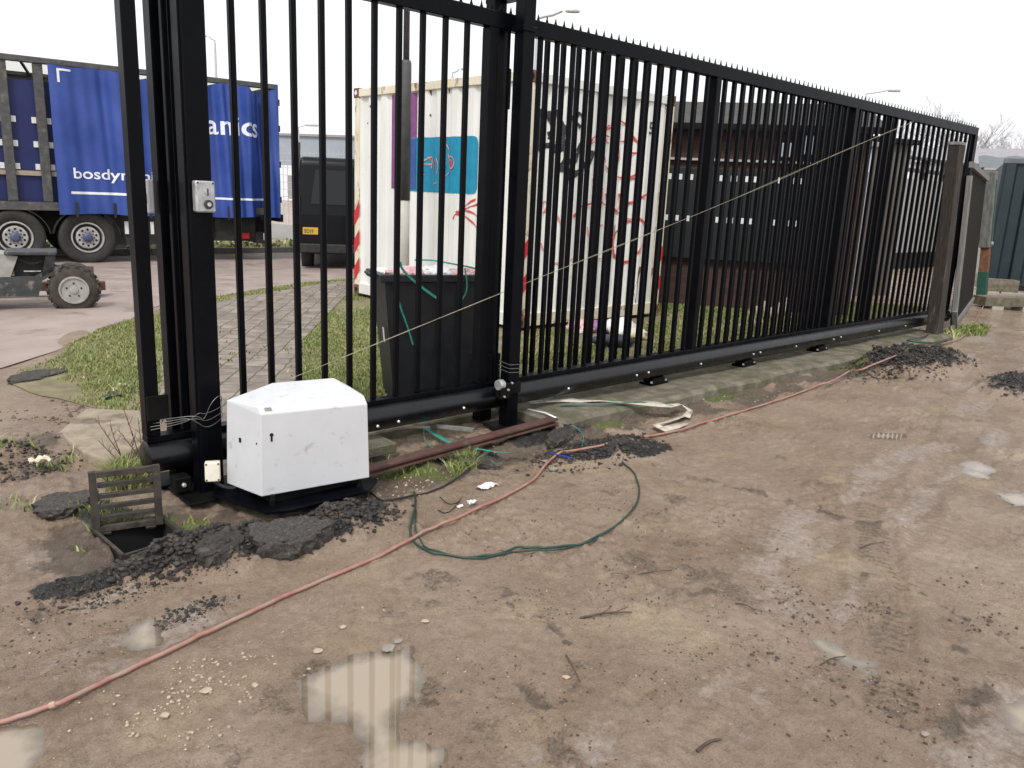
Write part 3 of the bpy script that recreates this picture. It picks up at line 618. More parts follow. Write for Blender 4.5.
def roller(x, label):
    t = thing('gate_roller', label, 'roller', (x, gy, SLAB), group='roller carriages under the gate tube')
    MB().box(x-.11, x+.11, gy-.06, gy+.06, SLAB, SLAB+.02, .003).build('base_plate', 'black', t)
    MB().box(x-.075, x+.075, gy-.05, gy+.05, SLAB+.02, .139, .004).build('carriage', 'blackdull', t)
    for s_ in (-1, 1): MB().lathe([(0, .010), (.012, .010)], (x+s_*.09, gy-.045, SLAB+.02), (0, 0, 1), 6).build('nut', 'boltm', t)
roller(5.05, 'black roller carriage under the gate tube nearest the middle post'); roller(6.35, 'black roller carriage under the gate tube behind the middle of the hose'); roller(7.7, 'black roller carriage under the gate tube farthest from the white box')

# guide posts
GP = 'square guide posts of the gate'
t = thing('guide_post', 'wide black steel guide post carrying the metal key switch, left front', 'post', (1.46, .04, .02), group=GP)
MB().box(1.400, 1.507, 0, .095, .02, 2.85, .006).build('post', 'black', t)
MB().box(1.391, 1.400, .012, .083, .02, 2.85).build('side_strip', 'black', t)
MB().box(1.30, 1.64, -.10, .18, .025, .04, .003).build('foot_plate', 'blackdull', t)
t = thing('guide_post', 'narrow black guide post behind the gate bearing a small white box', 'post', (1.39, .26, .02), group=GP)
MB().box(1.352, 1.425, .215, .30, .02, 2.85, .005).build('post', 'black', t); MB().box(1.43, 1.470, .225, .29, .02, 2.85, .004).build('side_strip', 'black', t)
MB().box(1.27, 1.52, .20, .40, .025, .04).build('foot_plate', 'blackdull', t)
t = thing('guide_post', 'black square guide post in front of the gate middle with a collar near its top', 'post', (3.4, .04, .03), group=GP)
MB().box(3.355, 3.445, 0, .085, .03, 2.85, .005).build('post', 'black', t); MB().box(3.345, 3.455, -.008, .093, 2.40, 2.43, .003).build('collar', 'black', t)
MB().box(3.36, 3.44, .09, .36, 2.585, 2.64, .004).build('bridge_arm', 'black', t)
MB().box(3.345, 3.455, -.01, .095, .26, .33, .004).build('lower_clamp', 'blackdull', t)
MB().box(3.28, 3.53, -.07, .15, .03, .045).build('foot_plate', 'blackdull', t)
t = thing('guide_post', 'black square guide post behind the gate middle beside the wheeled bin', 'post', (3.4, .32, .03), group=GP)
MB().box(3.315, 3.415, .22, .30, .03, 2.85, .005).build('post', 'black', t); MB().box(3.29, 3.45, .19, .33, .30, .48, .004).build('roller_housing', 'blackdull', t)
t = thing('gate_roller', 'black guide roller block clamped to the middle post at tube height', 'roller', (3.33, -.03, .25))
MB().box(3.27, 3.35, -.03, .03, .24, .34, .006).build('housing', 'blackdull', t); MB().lathe([(0, .032), (.02, .034), (.04, .032)], (3.262, .0, .33), (1, 0, 0), 16).build('wheel', 'steel', t)
for k, z in enumerate((.36, .40, .44)):
    MB().lathe([(0, .007), (.01, .007)], (3.29+.03*k, -.031, z-.1), (0, -1, 0), 6).build('bolt', 'boltm', t)

# key switch on the left post
t = thing('key_switch', 'scratched grey metal key switch with round lock on the wide left post', 'key switch', (1.45, -.03, 1.36))
MB().box(1.415, 1.502, -.045, -.001, 1.355, 1.49, .006).build('housing', 'steel', t)
MB().lathe([(0, .02), (.006, .02), (.008, .016)], (1.468, -.045, 1.39), (0, -1, 0), 20).build('lock_ring', 'litd', t)
MB().lathe([(0, .009), (.004, .009)], (1.468, -.053, 1.39), (0, -1, 0), 12).build('lock_core', 'boltm', t)
MB().lathe([(0, .013), (.004, .012)], (1.466, -.045, 1.442), (0, -1, 0), 14).build('cam_plate', 'steel', t)
MB().box(1.463, 1.469, -.0505, -.049, 1.428, 1.458).build('key_slot', 'litd', t)
for dx, dz in ((1.424, 1.481), (1.492, 1.481)): MB().lathe([(0, .004), (.003, .004)], (dx, -.045, dz), (0, -1, 0), 8).build('screw', 'litd', t)
t = thing('sensor_box', 'small white box on the side of the left rear post', 'sensor', (1.33, .26, 1.33))
MB().box(1.308, 1.334, .23, .29, 1.335, 1.485, .005).build('housing', 'white', t); MB().box(1.304, 1.308, .25, .27, 1.38, 1.42).build('lens', 'litd', t)

# bundle of tie wires around posts
tw = thing('tie_wire', 'twisted metal tie wire wrapped round the foot of the left posts and gate', 'wire', (1.4, .1, .4))
for k, (za, zb, zc2) in enumerate(((.43, .455, .47), (.40, .42, .44), (.375, .385, .42), (.41, .50, .45))):
    pts = [(1.215, .105+.01*k, .36+.012*k), (1.29, .07, .375+.012*k), (1.36, .02, .40+.008*k), (1.398, -.004, za+.012), (1.42, -.006, za-.004*k), (1.455, -.007, zb-.018), (1.509, -.005, zb+.006*k), (1.53, .05, zc2), (1.50, .16, zc2+.02), (1.43, .305, zc2-.02+.02*k), (1.345, .31, zc2+.01*k), (1.33, .22, za+.03), (1.27, .12, .38)]
    MB().tube(pts, .0016, 5, 2).build('strand', 'wire', tw)
cd = thing('cord', 'pale twisted cord stretched diagonally across the gate bars', 'cord', (5, .1, .4))
A = np.array(PY(913, 122, .108)); B = np.array(PY(225, 405, .108))
for k in range(2):
    pts = []
    for i in range(90):
        t_ = i/89; p = A+(B-A)*t_; sag = -.06*math.sin(math.pi*t_); sep = .006+.004*math.sin(t_*5)
        ph = t_*36+k*math.pi; pts.append((p[0], p[1]-.003+.003*math.cos(ph), p[2]+sag*.3+sep*math.sin(ph*.25)*(1 if t_ < .97 else .2)))
    MB().tube(pts, .0013, 5).build('strand', 'cord', cd)
MB().tube([tuple(A+np.array([.0, -.0, 0])), tuple(A+np.array([.03, .02, .03])), tuple(A+np.array([.05, .09, .0])), tuple(A+np.array([.0, .07, -.03])), tuple(A)], .004, 5, 2).build('knot', 'cableb', cd)
tw2 = thing('tie_wire', 'short tie wires wound round the middle guide post above the tube', 'wire', (3.4, 0, .4))
for z in (.40, .425, .45): MB().tube([(3.35, -.004, z), (3.45, -.004, z-.008), (3.451, .09, z), (3.349, .092, z+.01), (3.35, -.004, z)], .0025, 5).build('strand', 'wire', tw2)

# ------------------------------------------------------------------ gate motor
mo = thing('gate_motor', 'white steel gate motor housing on a black base plate in front of the gate', 'gate motor', (1.75, -.25, .06))
z0 = .118
FL = (1.515, -.385); FR = (2.04, -.452); BL = (1.462, -.135); BR = (2.10, -.17)
V_ = [(*FL, z0), (*FR, z0), (*BR, z0), (*BL, z0), (1.528, -.375, .497), (2.033, -.444, .487), (1.528, -.345, .525), (2.037, -.405, .522), (1.474, -.140, .520), (1.72, -.10, .562), (2.02, -.150, .560), (2.085, -.17, .52)]
mbh = MB().add(V_, [(0, 1, 5, 4), (4, 5, 7, 6), (0, 4, 6, 8, 3), (6, 7, 10, 9), (6, 9, 8), (1, 2, 11, 7, 5), (7, 11, 10), (3, 8, 9, 10, 11, 2), (0, 3, 2, 1)])
h = mbh.build('housing', 'white', mo); bv = h.modifiers.new('bevel', 'BEVEL'); bv.width = .004; bv.segments = 2; bv.limit_method = 'ANGLE'; bv.angle_limit = R(15)
fn = (Vector(FR+(0,))-Vector(FL+(0,))).normalized(); nrm = Vector((fn.y, -fn.x, 0)); 
def onfront(s_, z): 
    k = (z-z0)/(.49-z0); p0 = Vector(V_[0])*(1-k)+Vector(V_[4])*k; p1 = Vector(V_[1])*(1-k)+Vector(V_[5])*k; p = p0+(p1-p0)*s_; return p
p = onfront(.09, .395); MB().lathe([(-.004, .0085), (.0025, .0085)], p, nrm, 14).build('keyhole', 'hole', mo)
p = onfront(.09, .377); MB().obox(p, fn, nrm, (0, 0, 1), .0042, .0025, .012).build('keyhole', 'hole', mo)
def onside(s_, z):
    k = (z-z0)/(.51-z0); p0 = Vector(V_[0])*(1-k)+Vector(V_[4])*k; p1 = Vector(V_[3])*(1-k)+Vector(V_[8])*k; return p0+(p1-p0)*s_
sn = Vector((-.98, -.21, 0)); sf = (Vector(BL+(0,))-Vector(FL+(0,))).normalized()
MB().obox(onside(.60, .35), sf, sn, (0, 0, 1), .006, .003, .010).build('cable_slot', 'hole', mo)
MB().obox(onside(.13, .365), sf, sn, (0, 0, 1), .0025, .002, .004).build('screw_hole', 'hole', mo)
for s_, z in ((.06, .145), (.20, .15), (.76, .22), (.42, .25)): p = onfront(s_, z); MB().lathe([(-.002, .004), (.0012, .003)], p, nrm, 8).build('scratch_mark', 'paperb', mo)
MB().box(0, 0.001, 0, .001, 0, .001)
q = Vector(V_[6])*.5+Vector(V_[4])*.5+Vector((.04, -.002, .001)); ax1 = (Vector(V_[5])-Vector(V_[4])).normalized(); ax2 = (Vector(V_[6])-Vector(V_[4])).normalized(); MB().obox(q, ax1, ax2, ax1.cross(ax2), .016, .010, .0015).build('paint_chip', 'stoneg', mo)
MB().prism([(1.40, -.12, .060), (1.50, -.46, .060), (1.60, -.50, .060), (2.0, -.50, .060), (2.12, -.40, .060), (2.13, -.08, .060), (1.45, -.02, .060)], (0, 0, .012)).build('base_plate', 'black', mo)
for x, y in ((1.49, -.17), (1.56, -.40), (2.0, -.42)): MB().lathe([(0, .014), (.03, .014), (.032, .012), (.05, .010)], (x, y, .072), (0, 0, 1), 8).build('levelling_bolt', 'blackdull', mo)
MB().box(1.56, 2.02, -.38, -.19, .074, .117).build('gearbox', 'blackdull', mo)
jb = thing('junction_box', 'small cream plastic junction box with rusty corner screws beside the white motor', 'junction box', (1.41, -.15, .13))
jn = Vector((-.42, -.9, .12)).normalized(); jx = Vector((.9, -.42, 0)).normalized(); jz = jx.cross(jn); jz = -jz if jz.z < 0 else jz; jc = Vector((1.398, -.135, .192))
mbj = MB().obox(jc, jx, jn, jz, .033, .026, .045); jo = mbj.build('housing', 'cream', jb); bv = jo.modifiers.new('bevel', 'BEVEL'); bv.width = .005; bv.segments = 2
for s_ in (-1, 1):
    for u_ in (-1, 1): MB().lathe([(0, .005), (.002, .005)], jc+jx*(s_*.026)+jz*(u_*.037)+jn*.026, jn, 8).build('screw', 'rust', jb)
MB().tube([jc-jz*.045, jc-jz*.07+jx*.03, jc-jz*.09+jx*.08, jc-jz*.075+jx*.11], .008, 7, 2).build('cable', 'cableb', jb)
t = thing('base_block', 'small black steel block with a bright bolt under the left end of the gate tube', 'bracket', (1.33, .06, .05))
MB().box(1.285, 1.36, .02, .10, .055, .13, .006).build('block', 'blackdull', t); MB().lathe([(0, .011), (.01, .011), (.016, .007)], (1.32, .02, .095), (0, -1, 0), 6).build('bolt', 'boltm', t)

# ------------------------------------------------------------------ fixed fence behind the gate
fe = thing('bar_fence', 'fixed black bar fence standing close behind the right part of the gate', 'fence', (3.6, .42, .08))
xr = [3.805+.152*i for i in range(14)]+[6.03+.1385*i for i in range(23)]
f0 = MB().box(-.0135, .0135, -.015, .015, 0, 2.37).build('bar', 'black', fe, True)
for i, x in enumerate(xr):
    b_ = f0 if i == 0 else f0.copy()
    if i: COL.objects.link(b_); b_.parent = fe
    b_.location = (x-3.6, 0, .04)
MB().box(3.6, 9.2, .40, .44, 2.49, 2.53).build('top_rail', 'black', fe); MB().box(3.6, 9.2, .40, .44, .10, .14).build('bottom_rail', 'black', fe)
for x in (9.22, ): MB().box(x-.05, x+.05, .37, .47, .02, 2.54, .004).build('fence_post', 'black', fe)
MB().box(3.60, 3.68, .45, .56, 2.02, 2.27, .006).build('control_box', 'blackdull', fe)

# ------------------------------------------------------------------ shipping container
X0, X1, Y0, Y1, Z0, Z1 = 5.795, 8.235, 2.569, 5.78, .10, 2.69
ct = thing('shipping_container', 'rust streaked white shipping container with graffiti behind the gate', 'container', (7.0, 4.1, .1))
def corr(s, per=.19, dep=.03):
    t_ = (s/per) % 1.0
    if t_ < .34: return 0.0
    if t_ < .5: return dep*(t_-.34)/.16
    if t_ < .84: return dep
    return dep*(1-(t_-.84)/.16)
def cx_side(y): return X0+.02+corr(y-Y0, .28, .024)      # left face (normal -X)
def cy_end(x): return Y0+.02+corr(x-X0, .20, .032)       # right face (normal -Y)
def corrwall(f, a, b, za, zb, side, th=.004):
    mb = MB(); pts = [a]; per = .28 if side else .20; o0 = Y0 if side else X0
    for k in range(-2, 40):
        for q_ in (0, .34, .5, .84):
            s = o0+(k+q_)*per
            if a < s < b: pts.append(s)
    pts.append(b); pts = sorted(set(round(p_, 5) for p_ in pts))
    P = []
    for s in pts:
        d = f(s); P += [((d, s, za) if side else (s, d, za)), ((d, s, zb) if side else (s, d, zb))]
    mb.add(P, [(2*i, 2*i+2, 2*i+3, 2*i+1) for i in range(len(pts)-1)]); return mb
w1 = corrwall(cx_side, Y0+.1, Y1-.1, Z0+.14, Z1-.10, True); w1.build('side_wall', 'contw', ct)
w2 = corrwall(cy_end, X0+.12, X1-.12, Z0+.14, Z1-.10, False); w2.build('end_wall', 'contw', ct)
MB().box(X1-.05, X1-.02, Y0+.1, Y1-.1, Z0+.1, Z1-.06).build('side_wall', 'contw', ct); MB().box(X0+.1, X1-.1, Y1-.05, Y1-.02, Z0+.1, Z1-.06).build('end_wall', 'contw', ct)
MB().box(X0+.05, X1-.05, Y0+.05, Y1-.05, Z1-.05, Z1-.02).build('roof', 'contw', ct); MB().box(X0+.05, X1-.05, Y0+.05, Y1-.05, Z0+.04, Z0+.10).build('floor', 'rust', ct)
for (xa, xb, ya, yb) in ((X0, X1, Y0+.0, Y0+.06), (X0, X1, Y1-.06, Y1)):
    MB().box(xa+.11, xb-.11, ya, yb, Z1-.10, Z1-.005, .006).build('top_rail', 'contw', ct); MB().box(xa+.11, xb-.11, ya, yb, Z0, Z0+.14, .006).build('bottom_rail', 'conty', ct)
for xa in (X0, X1-.06):
    MB().box(xa, xa+.06, Y0+.11, Y1-.11, Z1-.10, Z1-.005, .006).build('top_rail', 'conty', ct); MB().box(xa, xa+.06, Y0+.11, Y1-.11, Z0, Z0+.14, .006).build('bottom_rail', 'contw', ct)
for xa in (X0, X1):
    for ya in (Y0, Y1):
        sx = 1 if xa == X0 else -1; sy = 1 if ya == Y0 else -1
        x0, x1 = sorted((xa, xa+sx*.13)); y0, y1 = sorted((ya, ya+sy*.11))
        MB().box(x0+.003, x1-.003, y0+.003, y1-.003, Z0+.11, Z1-.11, .004).build('corner_post', 'conty', ct)
        for za in (Z0-.01, Z1-.11):
            cc = MB().box(x0-.003, x1+.01, y0-.003, y1+.01, za, za+.12, .008).build('corner_casting', 'rust', ct)
            yq = y0-.006 if ya == Y0 else y1+.013; xq = x0-.006 if xa == X0 else x1+.013
            MB().lathe([(0, .03), (.004, .03)], ((x0+x1)/2, yq, za+.06), (0, -1 if ya == Y0 else 1, 0), 12).build('slot', 'hole', cc)
            MB().lathe([(0, .03), (.004, .03)], (xq, (y0+y1)/2, za+.06), (-1 if xa == X0 else 1, 0, 0), 12).build('slot', 'hole' if za < 1 else 'whtape', cc)
def paintside(name, y0, y1, za, zb, m, off=.004, rad=0):
    mb = MB(); n = 50; P = []
    for i in range(n+1):
        y = y0+(y1-y0)*i/n; e = min(y-y0, y1-y); c_ = rad-math.sqrt(max(0, rad**2-(rad-e)**2)) if e < rad else 0
        P += [(cx_side(y)-off, y, za+c_), (cx_side(y)-off, y, zb-c_)]
    mb.add(P, [(2*i, 2*i+2, 2*i+3, 2*i+1) for i in range(n)]); return mb.build(name, m, ct)
pL = PX(391, 140, X0+.03); pR = PX(416, 140, X0+.03); tL = PX(407, 165, X0+.03); tR = PX(477, 165, X0+.03)
zt = PX(404, 90, X0+.03)[2]; zb_ = PX(404, 189, X0+.03)[2]; t1 = PX(440, 137, X0+.03)[2]; t0 = PX(440, 192.5, X0+.03)[2]
paintside('purple_panel', pR[1], pL[1], zb_, min(zt, Z1-.11), 'purple', .004)
paintside('teal_panel', tR[1], tL[1], t0, t1, 'teal', .006, .07)
paintside('navy_panel', pR[1]-.0, tL[1], zb_, t1-.01, 'navy', .008)
def ribbon(pts, wd, side, off=.005, seg=10):
    # sprayed stroke: painted strip laid on the corrugated face
    P = [np.array(p, float) for p in pts]
    for _ in range(2):
        Q_ = [P[0]]
        for a, b in zip(P[:-1], P[1:]): Q_ += [a*.75+b*.25, a*.25+b*.75]
        Q_.append(P[-1]); P = Q_
    R_ = []
    for a, b in zip(P[:-1], P[1:]):
        n = max(1, int(np.linalg.norm(b-a)/.02))
        R_ += [a+(b-a)*i/n for i in range(n)]
    R_.append(P[-1]); mbv = []; n = len(R_)
    for i in range(n):
        d = R_[min(i+1, n-1)]-R_[max(i-1, 0)]; d /= np.linalg.norm(d)+1e-9; nn = np.array([-d[1], d[0]])*wd/2*(.75+.35*math.sin(i*.7))
        for q in (R_[i]+nn, R_[i]-nn):
            s, z = q; mbv.append((cx_side(s)-off, s, z) if side else (s, cy_end(s)-off, z))
    return mbv, [(2*i, 2*i+1, 2*i+3, 2*i+2) for i in range(n-1)]
def graffiti(name, strokes, wd, m, side, off):
    mb = MB()
    for k, st in enumerate(strokes):
        pts = []
        for q in st:
            p = PX(*q, X0+.03) if side else PY(*q, Y0+.03); pts.append((p[1], p[2]) if side else (p[0], p[2]))
        v, f_ = ribbon(pts, wd, side, off+.0004*k); mb.add(v, f_)
    return mb.build(name, m, ct)
def zz(L, ox, oy, s): return [[(ox+a/s, oy+b/s) for a, b in st] for st in L]
graffiti('black_graffiti', zz([[(105, 310), (165, 292), (150, 345), (108, 400)], [(115, 400), (118, 520), (170, 500), (205, 515)], [(175, 420), (200, 520), (235, 545), (262, 480), (232, 360)], [(228, 325), (262, 400), (250, 480), (230, 560)],
    [(330, 330), (345, 308), (372, 350), (365, 480), (320, 560), (296, 610)], [(228, 650), (252, 640)], [(300, 680), (330, 655), (352, 648)], [(398, 552), (442, 545), (402, 608)], [(110, 300), (115, 420)], [(205, 480), (215, 560), (180, 520)], [(90, 290), (105, 380), (112, 470), (108, 540)], [(170, 300), (185, 400), (178, 470)], [(205, 300), (230, 340), (262, 400), (285, 460)], [(262, 480), (258, 560), (240, 660)], [(290, 320), (322, 352), (350, 400)], [(372, 470), (340, 540), (300, 640), (285, 690)], [(282, 700), (330, 680), (400, 600), (445, 540)], [(250, 640), (210, 650)]], 520, 60, 5.906), .055, 'gblk', False, .006)
graffiti('red_graffiti', zz([[(410, 495), (425, 455), (446, 452), (440, 480), (413, 495)], [(495, 408), (540, 380), (528, 410)], [(480, 445), (535, 452)], [(495, 472), (530, 492)], [(575, 425), (598, 428), (592, 470), (575, 480), (615, 480)],
    [(566, 470), (560, 570), (578, 610), (594, 560), (582, 480)], [(655, 430), (675, 470), (692, 498)], [(645, 552), (692, 548)], [(638, 692), (682, 704)], [(425, 700), (470, 740), (480, 765)], [(540, 380), (600, 350), (660, 420), (692, 500), (700, 560)], [(440, 460), (480, 420), (540, 400)], [(620, 480), (650, 560), (640, 640)], [(480, 540), (500, 620), (560, 690), (640, 700), (700, 660)]], 520, 60, 5.906), .022, 'gred', False, .012)
graffiti('red_graffiti', zz([[(575, 165), (615, 175)], [(650, 150), (682, 190), (676, 270), (642, 350)], [(512, 300), (518, 350), (532, 372)], [(575, 395), (602, 385)], [(470, 20), (520, 110), (590, 165), (650, 150)], [(640, 350), (600, 395), (540, 400), (505, 340), (520, 230), (575, 180)], [(545, 20), (560, 80), (640, 60), (690, 20)], [(285, 150), (330, 90), (420, 60), (470, 80)]], 520, 190, 5.488), .025, 'gred', False, .015)
graffiti('faded_graffiti', zz([[(285, 140), (315, 115)], [(445, 0), (448, 70)], [(430, 195), (462, 192)], [(190, 405), (218, 392)], [(515, 125), (545, 105), (545, 20)], [(205, 140), (222, 210)], [(118, 290), (130, 340)], [(270, 380), (298, 370)], [(585, 60), (605, 75)], [(430, 380), (452, 376)], [(655, 0), (650, 60)], [(125, 80), (140, 55), (146, 95), (128, 130)], [(360, 200), (375, 300)]], 520, 190, 5.488), .02, 'gpink', False, .010)
graffiti('red_graffiti', [[(479, 203), (466, 209), (456, 213), (454, 219)], [(456, 212), (470, 210), (478, 218)], [(456, 214), (468, 216), (479, 232)], [(475, 199), (466, 206)]], .022, 'gred', True, .006)
graffiti('red_graffiti', zz([[(495, 545), (530, 515), (550, 560), (500, 555)], [(560, 530), (556, 600), (566, 660), (545, 682), (578, 665)], [(575, 520), (590, 560), (580, 610)], [(640, 515), (675, 510), (688, 550), (660, 595), (645, 540), (655, 520)], [(620, 560), (612, 640), (650, 600)], [(490, 610), (510, 620)], [(630, 440), (650, 480), (640, 510)], [(520, 520), (550, 510), (540, 580)]], 340, 70, 5.906), .016, 'gpink', True, .012)
graffiti('red_graffiti', zz([[(530, 515), (548, 540), (560, 600)], [(650, 530), (660, 590), (672, 550), (652, 520)], [(485, 620), (505, 600)]], 340, 70, 5.906), .022, 'gred', True, .014)
graffiti('rust_streak', zz([[(655, 420), (640, 500), (632, 560), (628, 650)], [(660, 470), (650, 560)], [(640, 640), (655, 660)]], 520, 190, 5.488), .04, 'rust', False, .003)
graffiti('rust_streak', zz([[(520, 180), (518, 300)], [(528, 190), (525, 260)], [(560, 610), (556, 690)], [(190, 690), (192, 720)]], 520, 190, 5.488), .012, 'rust', False, .004)
graffiti('rust_streak', zz([[(530, 110), (535, 150)], [(640, 110), (642, 135)], [(740, 90), (745, 130)], [(160, 310), (158, 318)], [(530, 260), (532, 275)], [(100, 260), (103, 330)], [(180, 215), (215, 218)]], 340, 70, 5.906), .025, 'rust', True, .003)
# number and hazard bands
def text_mesh(txt, size, bold=0.0):
    c = bpy.data.curves.new('tmp', 'FONT'); c.body = txt; c.size = size; c.offset = bold; c.resolution_u = 4; o = bpy.data.objects.new('tmp', c); COL.objects.link(o)
    bpy.context.view_layer.update(); me = bpy.data.meshes.new_from_object(o.evaluated_get(bpy.context.evaluated_depsgraph_get()))
    v = [tuple(x.co) for x in me.vertices]; f_ = [tuple(p.vertices) for p in me.polygons]
    bpy.data.objects.remove(o); bpy.data.curves.remove(c); bpy.data.meshes.remove(me); return v, f_
p = PY(642.5, 133, Y0+.03); v, f_ = text_mesh('15', .19, .003)
MB().add([(p[0]+a*.95, Y0+.012, p[2]+b) for a, b, c_ in v], f_).build('number', 'litd', ct)
for k in range(3):      # red and white bands at the feet of the corner posts
    zc = .42+k*.36
    y_ = Y1-.12
    MB().prism([(X0-.001, Y1-.125, zc-.02), (X0-.001, Y1-.003, zc-.16), (X0-.001, Y1-.003, zc+.02), (X0-.001, Y1-.125, zc+.16)], (-.003, 0, 0)).build('hazard_band', 'redtape', ct)
    if k < 2: MB().prism([(X1-.125, Y0-.001, zc+.1), (X1-.003, Y0-.001, zc-.04), (X1-.003, Y0-.001, zc+.12), (X1-.125, Y0-.001, zc+.26)], (0, -.003, 0)).build('hazard_band', 'redtape', ct)
    if k < 2: MB().prism([(X0+.005, Y0-.001, zc-.04), (X0+.125, Y0-.001, zc+.1), (X0+.125, Y0-.001, zc+.26), (X0+.005, Y0-.001, zc+.12)], (0, -.003, 0)).build('hazard_band', 'redtape', ct)

# ------------------------------------------------------------------ wheeled bin
ba = R(-20); bo_ = G(382, 277, .93); bn = thing('wheelie_bin', 'large dark grey wheeled bin overflowing with rubbish behind the gate', 'bin', (bo_[0], bo_[1], .06), ba)
def frust(x0, x1, y0, y1, z0, X0_, X1_, Y0_, Y1_, z1): return MB().add([(x0, y0, z0), (x1, y0, z0), (x1, y1, z0), (x0, y1, z0), (X0_, Y0_, z1), (X1_, Y0_, z1), (X1_, Y1_, z1), (X0_, Y1_, z1)], [(0, 1, 5, 4), (1, 2, 6, 5), (2, 3, 7, 6), (3, 0, 4, 7), (0, 3, 2, 1)])
BW, BD, BH = .75, .40, .885; ca_, sa_ = math.cos(ba), math.sin(ba)
def bw(x, y, z): return (bo_[0]+x*ca_-y*sa_, bo_[1]+x*sa_+y*ca_, z+.06)
b_ = frust(.10, BW-.10, .06, BD-.05, .04, .02, BW-.02, .012, BD-.01, BH-.03)
b_.add([(.03, .03, BH-.03), (BW-.03, .03, BH-.03), (BW-.03, BD-.03, BH-.03), (.03, BD-.03, BH-.03), (.06, .05, BH-.12), (BW-.06, .05, BH-.12), (BW-.06, BD-.05, BH-.12), (.06, BD-.05, BH-.12)], [(4, 5, 6, 7), (0, 4, 5, 1), (1, 5, 6, 2), (2, 6, 7, 3), (3, 7, 4, 0)])
b_.build('body', 'bin', bn, True)
rm = MB()
for a in ((-.015, BW+.015, -.015, .03), (-.015, BW+.015, BD-.03, BD+.015), (-.015, .03, .03, BD-.03), (BW-.03, BW+.015, .03, BD-.03)): rm.box(a[0], a[1], a[2], a[3], BH-.05, BH, .006)
rm.build('rim', 'bin', bn, True)
for x in (.25, .39, .53): frust(x-.012, x+.012, .055, .07, .08, x-.012, x+.012, .004, .02, BH-.06).build('rib', 'bin', bn, True)
MB().tube([(-.02, .08, BH-.02), (-.05, .12, BH-.01), (-.05, BD-.12, BH-.01), (-.02, BD-.08, BH-.02)], .012, 8, 2).build('handle', 'bin', bn, True)
MB().add([(.048, .10, .42), (.048, .14, .42), (.038, .14, .52), (.038, .10, .52)], [(0, 1, 2, 3)]).build('label_sticker', 'whtape', bn, True)
for x in (.14, BW-.14): MB().lathe([(-.02, .05), (-.015, .075), (.015, .075), (.02, .05)], (x, BD-.02, .08), (1, 0, 0), 18).build('wheel', 'tyre', bn, True)
for k, (c, rx, ry, rz, m, lb) in enumerate(((bw(.20, .18, BH-.01), .13, .13, .05, 'bagp', 'crumpled red and white bag on top of the bin'), (bw(.42, .2, BH-.01), .13, .14, .055, 'bagw', 'crumpled white plastic bag in the middle of the bin top'), (bw(.62, .2, BH-.02), .11, .13, .05, 'bagp', 'pinkish plastic bag at the right side of the bin top'), (bw(.08, .25, BH-.02), .07, .10, .04, 'bagw', 'small white bag at the left side of the bin top'))):
    Vv, Ff = lump(c, rx, ry, rz, .32, 4, 40+k); Vv[:, 2] += .02*(fbm(Vv[:, 0]*18, Vv[:, 1]*18, k, 4)-.5); mb = MB().add(Vv, Ff); single(mb, 'rubbish_bag', m, lb, 'bag', 'bags in the wheeled bin')
def PB(px, py):      # spot on the front face of the bin
    n = np.array([sa_, -ca_]); d = ray(px, py); t_ = (n.dot(np.array([bo_[0], bo_[1]])-CAM[:2])+.022)/n.dot(d[:2]); return CAM+t_*d
def strapline(px, y, wd, m, label, cat='strap', pts3=None):
    P3 = [Vector(PB(*q)) for q in px] if pts3 is None else [Vector(q) for q in pts3]
    for _ in range(2):
        Q_ = [P3[0]]
        for a, b in zip(P3[:-1], P3[1:]): Q_ += [a*.75+b*.25, a*.25+b*.75]
        Q_.append(P3[-1]); P3 = Q_
    v = []; n = len(P3)
    for i in range(n):
        d = (P3[min(i+1, n-1)]-P3[max(i-1, 0)]).normalized(); nn = Vector((d.z, 0, -d.x)) if pts3 is None else Vector((-d.y, d.x, .3)).normalized()
        v += [P3[i]+nn*wd/2+Vector((0, .001, .001)), P3[i]-nn*wd/2]
    mb = MB().add(v, [(2*i, 2*i+1, 2*i+3, 2*i+2) for i in range(n-1)])
    o = single(mb, 'strap', m, label, cat); s_ = o.modifiers.new('thick', 'SOLIDIFY'); s_.thickness = .0015; return o
strapline([(400, 262), (402, 270), (416, 283), (432, 295), (440, 300)], .862, .018, 'strap', 'green plastic strap hanging slantwise from the left of the bin rim')
strapline([(397, 275), (394, 282), (395, 292), (399, 302), (402, 312), (408, 328), (413, 345)], .858, .012, 'strap', 'long thin green strap trailing down the left of the bin front')
strapline([(465, 268), (467, 280), (467, 292), (462, 300)], .858, .010, 'strap', 'short green strap curling down the right of the bin front')
o = single(MB().tube([bw(.3, .3, BH+.07), bw(.42, .25, BH+.075), bw(.55, .15, BH+.055), bw(.66, .1, BH+.04), bw(.77, .02, BH+.01)], .006, 6, 2), 'strap', 'strap', 'green twine lying across the bags on the bin top', 'strap')

